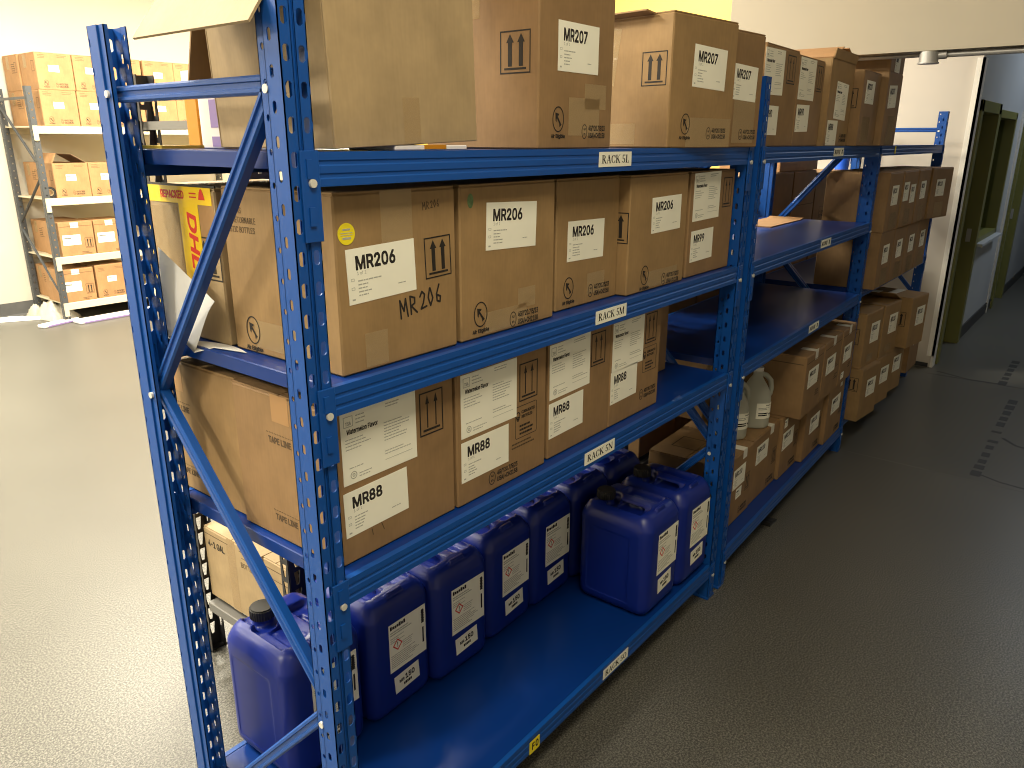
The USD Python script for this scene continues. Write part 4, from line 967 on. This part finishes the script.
far('carton with a big white label on the second cream shelf from the floor', 2.572, FLV[1], kind='B', h=.35)
far('carton with big white label, right one on the second cream shelf from the floor', 2.930, FLV[1], kind='B', h=.35)
far('taped rear carton on the second cream shelf, seen between the grey posts', 2.60, FLV[1], FY + .40, 'C')
far('carton with a big white label on the lowest cream shelf', 2.505, FLV[0], kind='B', h=.35)
far('deep orange carton with a small label on the lowest cream shelf', 2.872, FLV[0], kind='A', h=.36)
far('rear carton at the back of the lowest cream shelf', 2.56, FLV[0], FY + .40, 'C')
tr = trimesh.creation.annulus(.032, .058, .05, sections=28)
tr.apply_transform(trimesh.transformations.rotation_matrix(math.pi / 2, (1, 0, 0)))
t = thing('tape_roll', 'black roll of tape left of the open-flapped carton on the cream unit', 'tape', (2.563, FY + .04, FLV[2] + .058))
obj('roll', tr, M['black'], t, smooth=40)
core = trimesh.creation.annulus(.028, .032, .05, sections=28); core.apply_transform(trimesh.transformations.rotation_matrix(math.pi / 2, (1, 0, 0)))
obj('core', core, M['kraft_pale'], t, smooth=40)
# stuff on the floor by the cream unit
def crumple(w, d, h, seed, n=22):
    v, f_ = [], []
    for i in range(n + 1):
        for j in range(n + 1):
            x, y = (i / n - .5), (j / n - .5)
            edge = max(0, 1 - (2 * max(abs(x), abs(y))) ** 2.5)
            p = np.array([x * 6, y * 6, 0.0])
            z = h * edge * (.25 + 1.1 * meshkit.fbm(p[None], 4, seed)[0])
            v.append((x * w * (1 + .25 * meshkit.noise(p[None] * .7, seed + 3)[0]), y * d, z + .002))
    for i in range(n):
        for j in range(n):
            a = i * (n + 1) + j; b = a + n + 1; f_ += [(a, b, b + 1), (a, b + 1, a + 1)]
    return thick(np.array(v), np.array(f_), .001)
t = thing('plastic_wrap', 'crumpled clear plastic wrap on the floor between the grey posts', 'plastic', (2.53, 8.02, 0), 10)
obj('film', crumple(.28, .55, .20, 3), M['film'], t, smooth=60)
t = thing('plastic_sheet', 'long white strip of plastic trailing on the floor at the wall', 'plastic', (2.22, 8.10, 0), -28)
obj('film', crumple(.75, .07, .05, 5), M['trim_white'], t, smooth=60)
def flat_pack(label, loc, w, d, rz, n):
    t = thing('flat_mailer', label, 'packaging', loc, rz)
    obj('sleeve', cbx(-w/2, w/2, -d/2, d/2, 0, .035, .008), M['white_card'], t)
    obj('purple_edge', cbx(-w/2 + .05, w/2 - .02, -d/2 - .0008, -d/2 + .01, .004, .020, .0004), M['purple'], t)
    g = U([bar(-w * .3 + k * .05, -.02, .03, .03) for k in range(n)])
    obj('lettering', mapped(ext(g, .0005), (0, 0, .0351), (1, 0, 0), (0, 1, 0), (0, 0, 1)), M['purple'], t)
flat_pack('flat white and purple packet on the floor at the grey front post', (2.42, 7.60, 0), .42, .10, 16, 4)
flat_pack('long white and purple packet on the floor under the cream unit', (3.02, 7.50, 0), .95, .16, 3, 9)

# ================================================================== floor marks
M['mark'] = plain('worn_black_tape', (.022, .021, .020), .5, .4, noise=(30, .3))
def tape_line(label, y, segs):
    t = thing('floor_tape', label, 'tape', (0, y, .0))
    for (a, b, w) in segs:
        obj('tape_piece', bx(a, b, -w/2, w/2, 0, .0008), M['mark'], t)
tape_line('nearest worn dashed tape strip on the aisle floor', -.672, [(4.13, 4.22, .055), (4.26, 4.33, .055), (4.37, 4.44, .045), (4.50, 4.58, .045), (4.66, 4.73, .045), (4.80, 4.85, .06)])
tape_line('middle worn dashed tape strip on the aisle floor', -.665, [(5.02, 5.06, .06), (5.18, 5.28, .05), (5.33, 5.42, .05), (5.48, 5.58, .05), (5.63, 5.74, .06), (5.79, 5.90, .06)])
tape_line('farthest worn dashed tape strip, near the green door', -.535, [(6.30, 6.42, .06), (6.48, 6.56, .05), (6.62, 6.72, .05), (6.78, 6.88, .05), (6.94, 7.04, .06), (7.10, 7.20, .06)])
def crack(label, pts, w=.014):
    t = thing('floor_mark', label, 'mark', (0, 0, 0))
    obj('dark_line', mapped(ext(LineString(pts).buffer(w / 2, 2), .0007), (0, 0, 0), (1, 0, 0), (0, 1, 0), (0, 0, 1)), M['mark'], t)
crack('thin dark line across the aisle by the nearest tape strip', [(4.17, -.70), (4.12, -.80), (4.10, -.95), (4.06, -1.2)])
crack('thin dark line running to the farthest tape strip', [(6.31, -.50), (6.30, -.30), (6.36, -.15), (6.40, -.05)])
crack('short curved scuff between the tape strips at the frame edge', [(4.93, -.72), (4.83, -.80), (4.80, -.95)], .022)
t = thing('rubber_wedge', 'small black rubber wedge on the floor under the middle rack', 'wedge', (2.80, .052, 0))
obj('wedge', prism([(-.045, 0), (.05, 0), (.05, .006), (-.02, .022), (-.045, .022)], 'y', -.02, .03), M['black'], t)
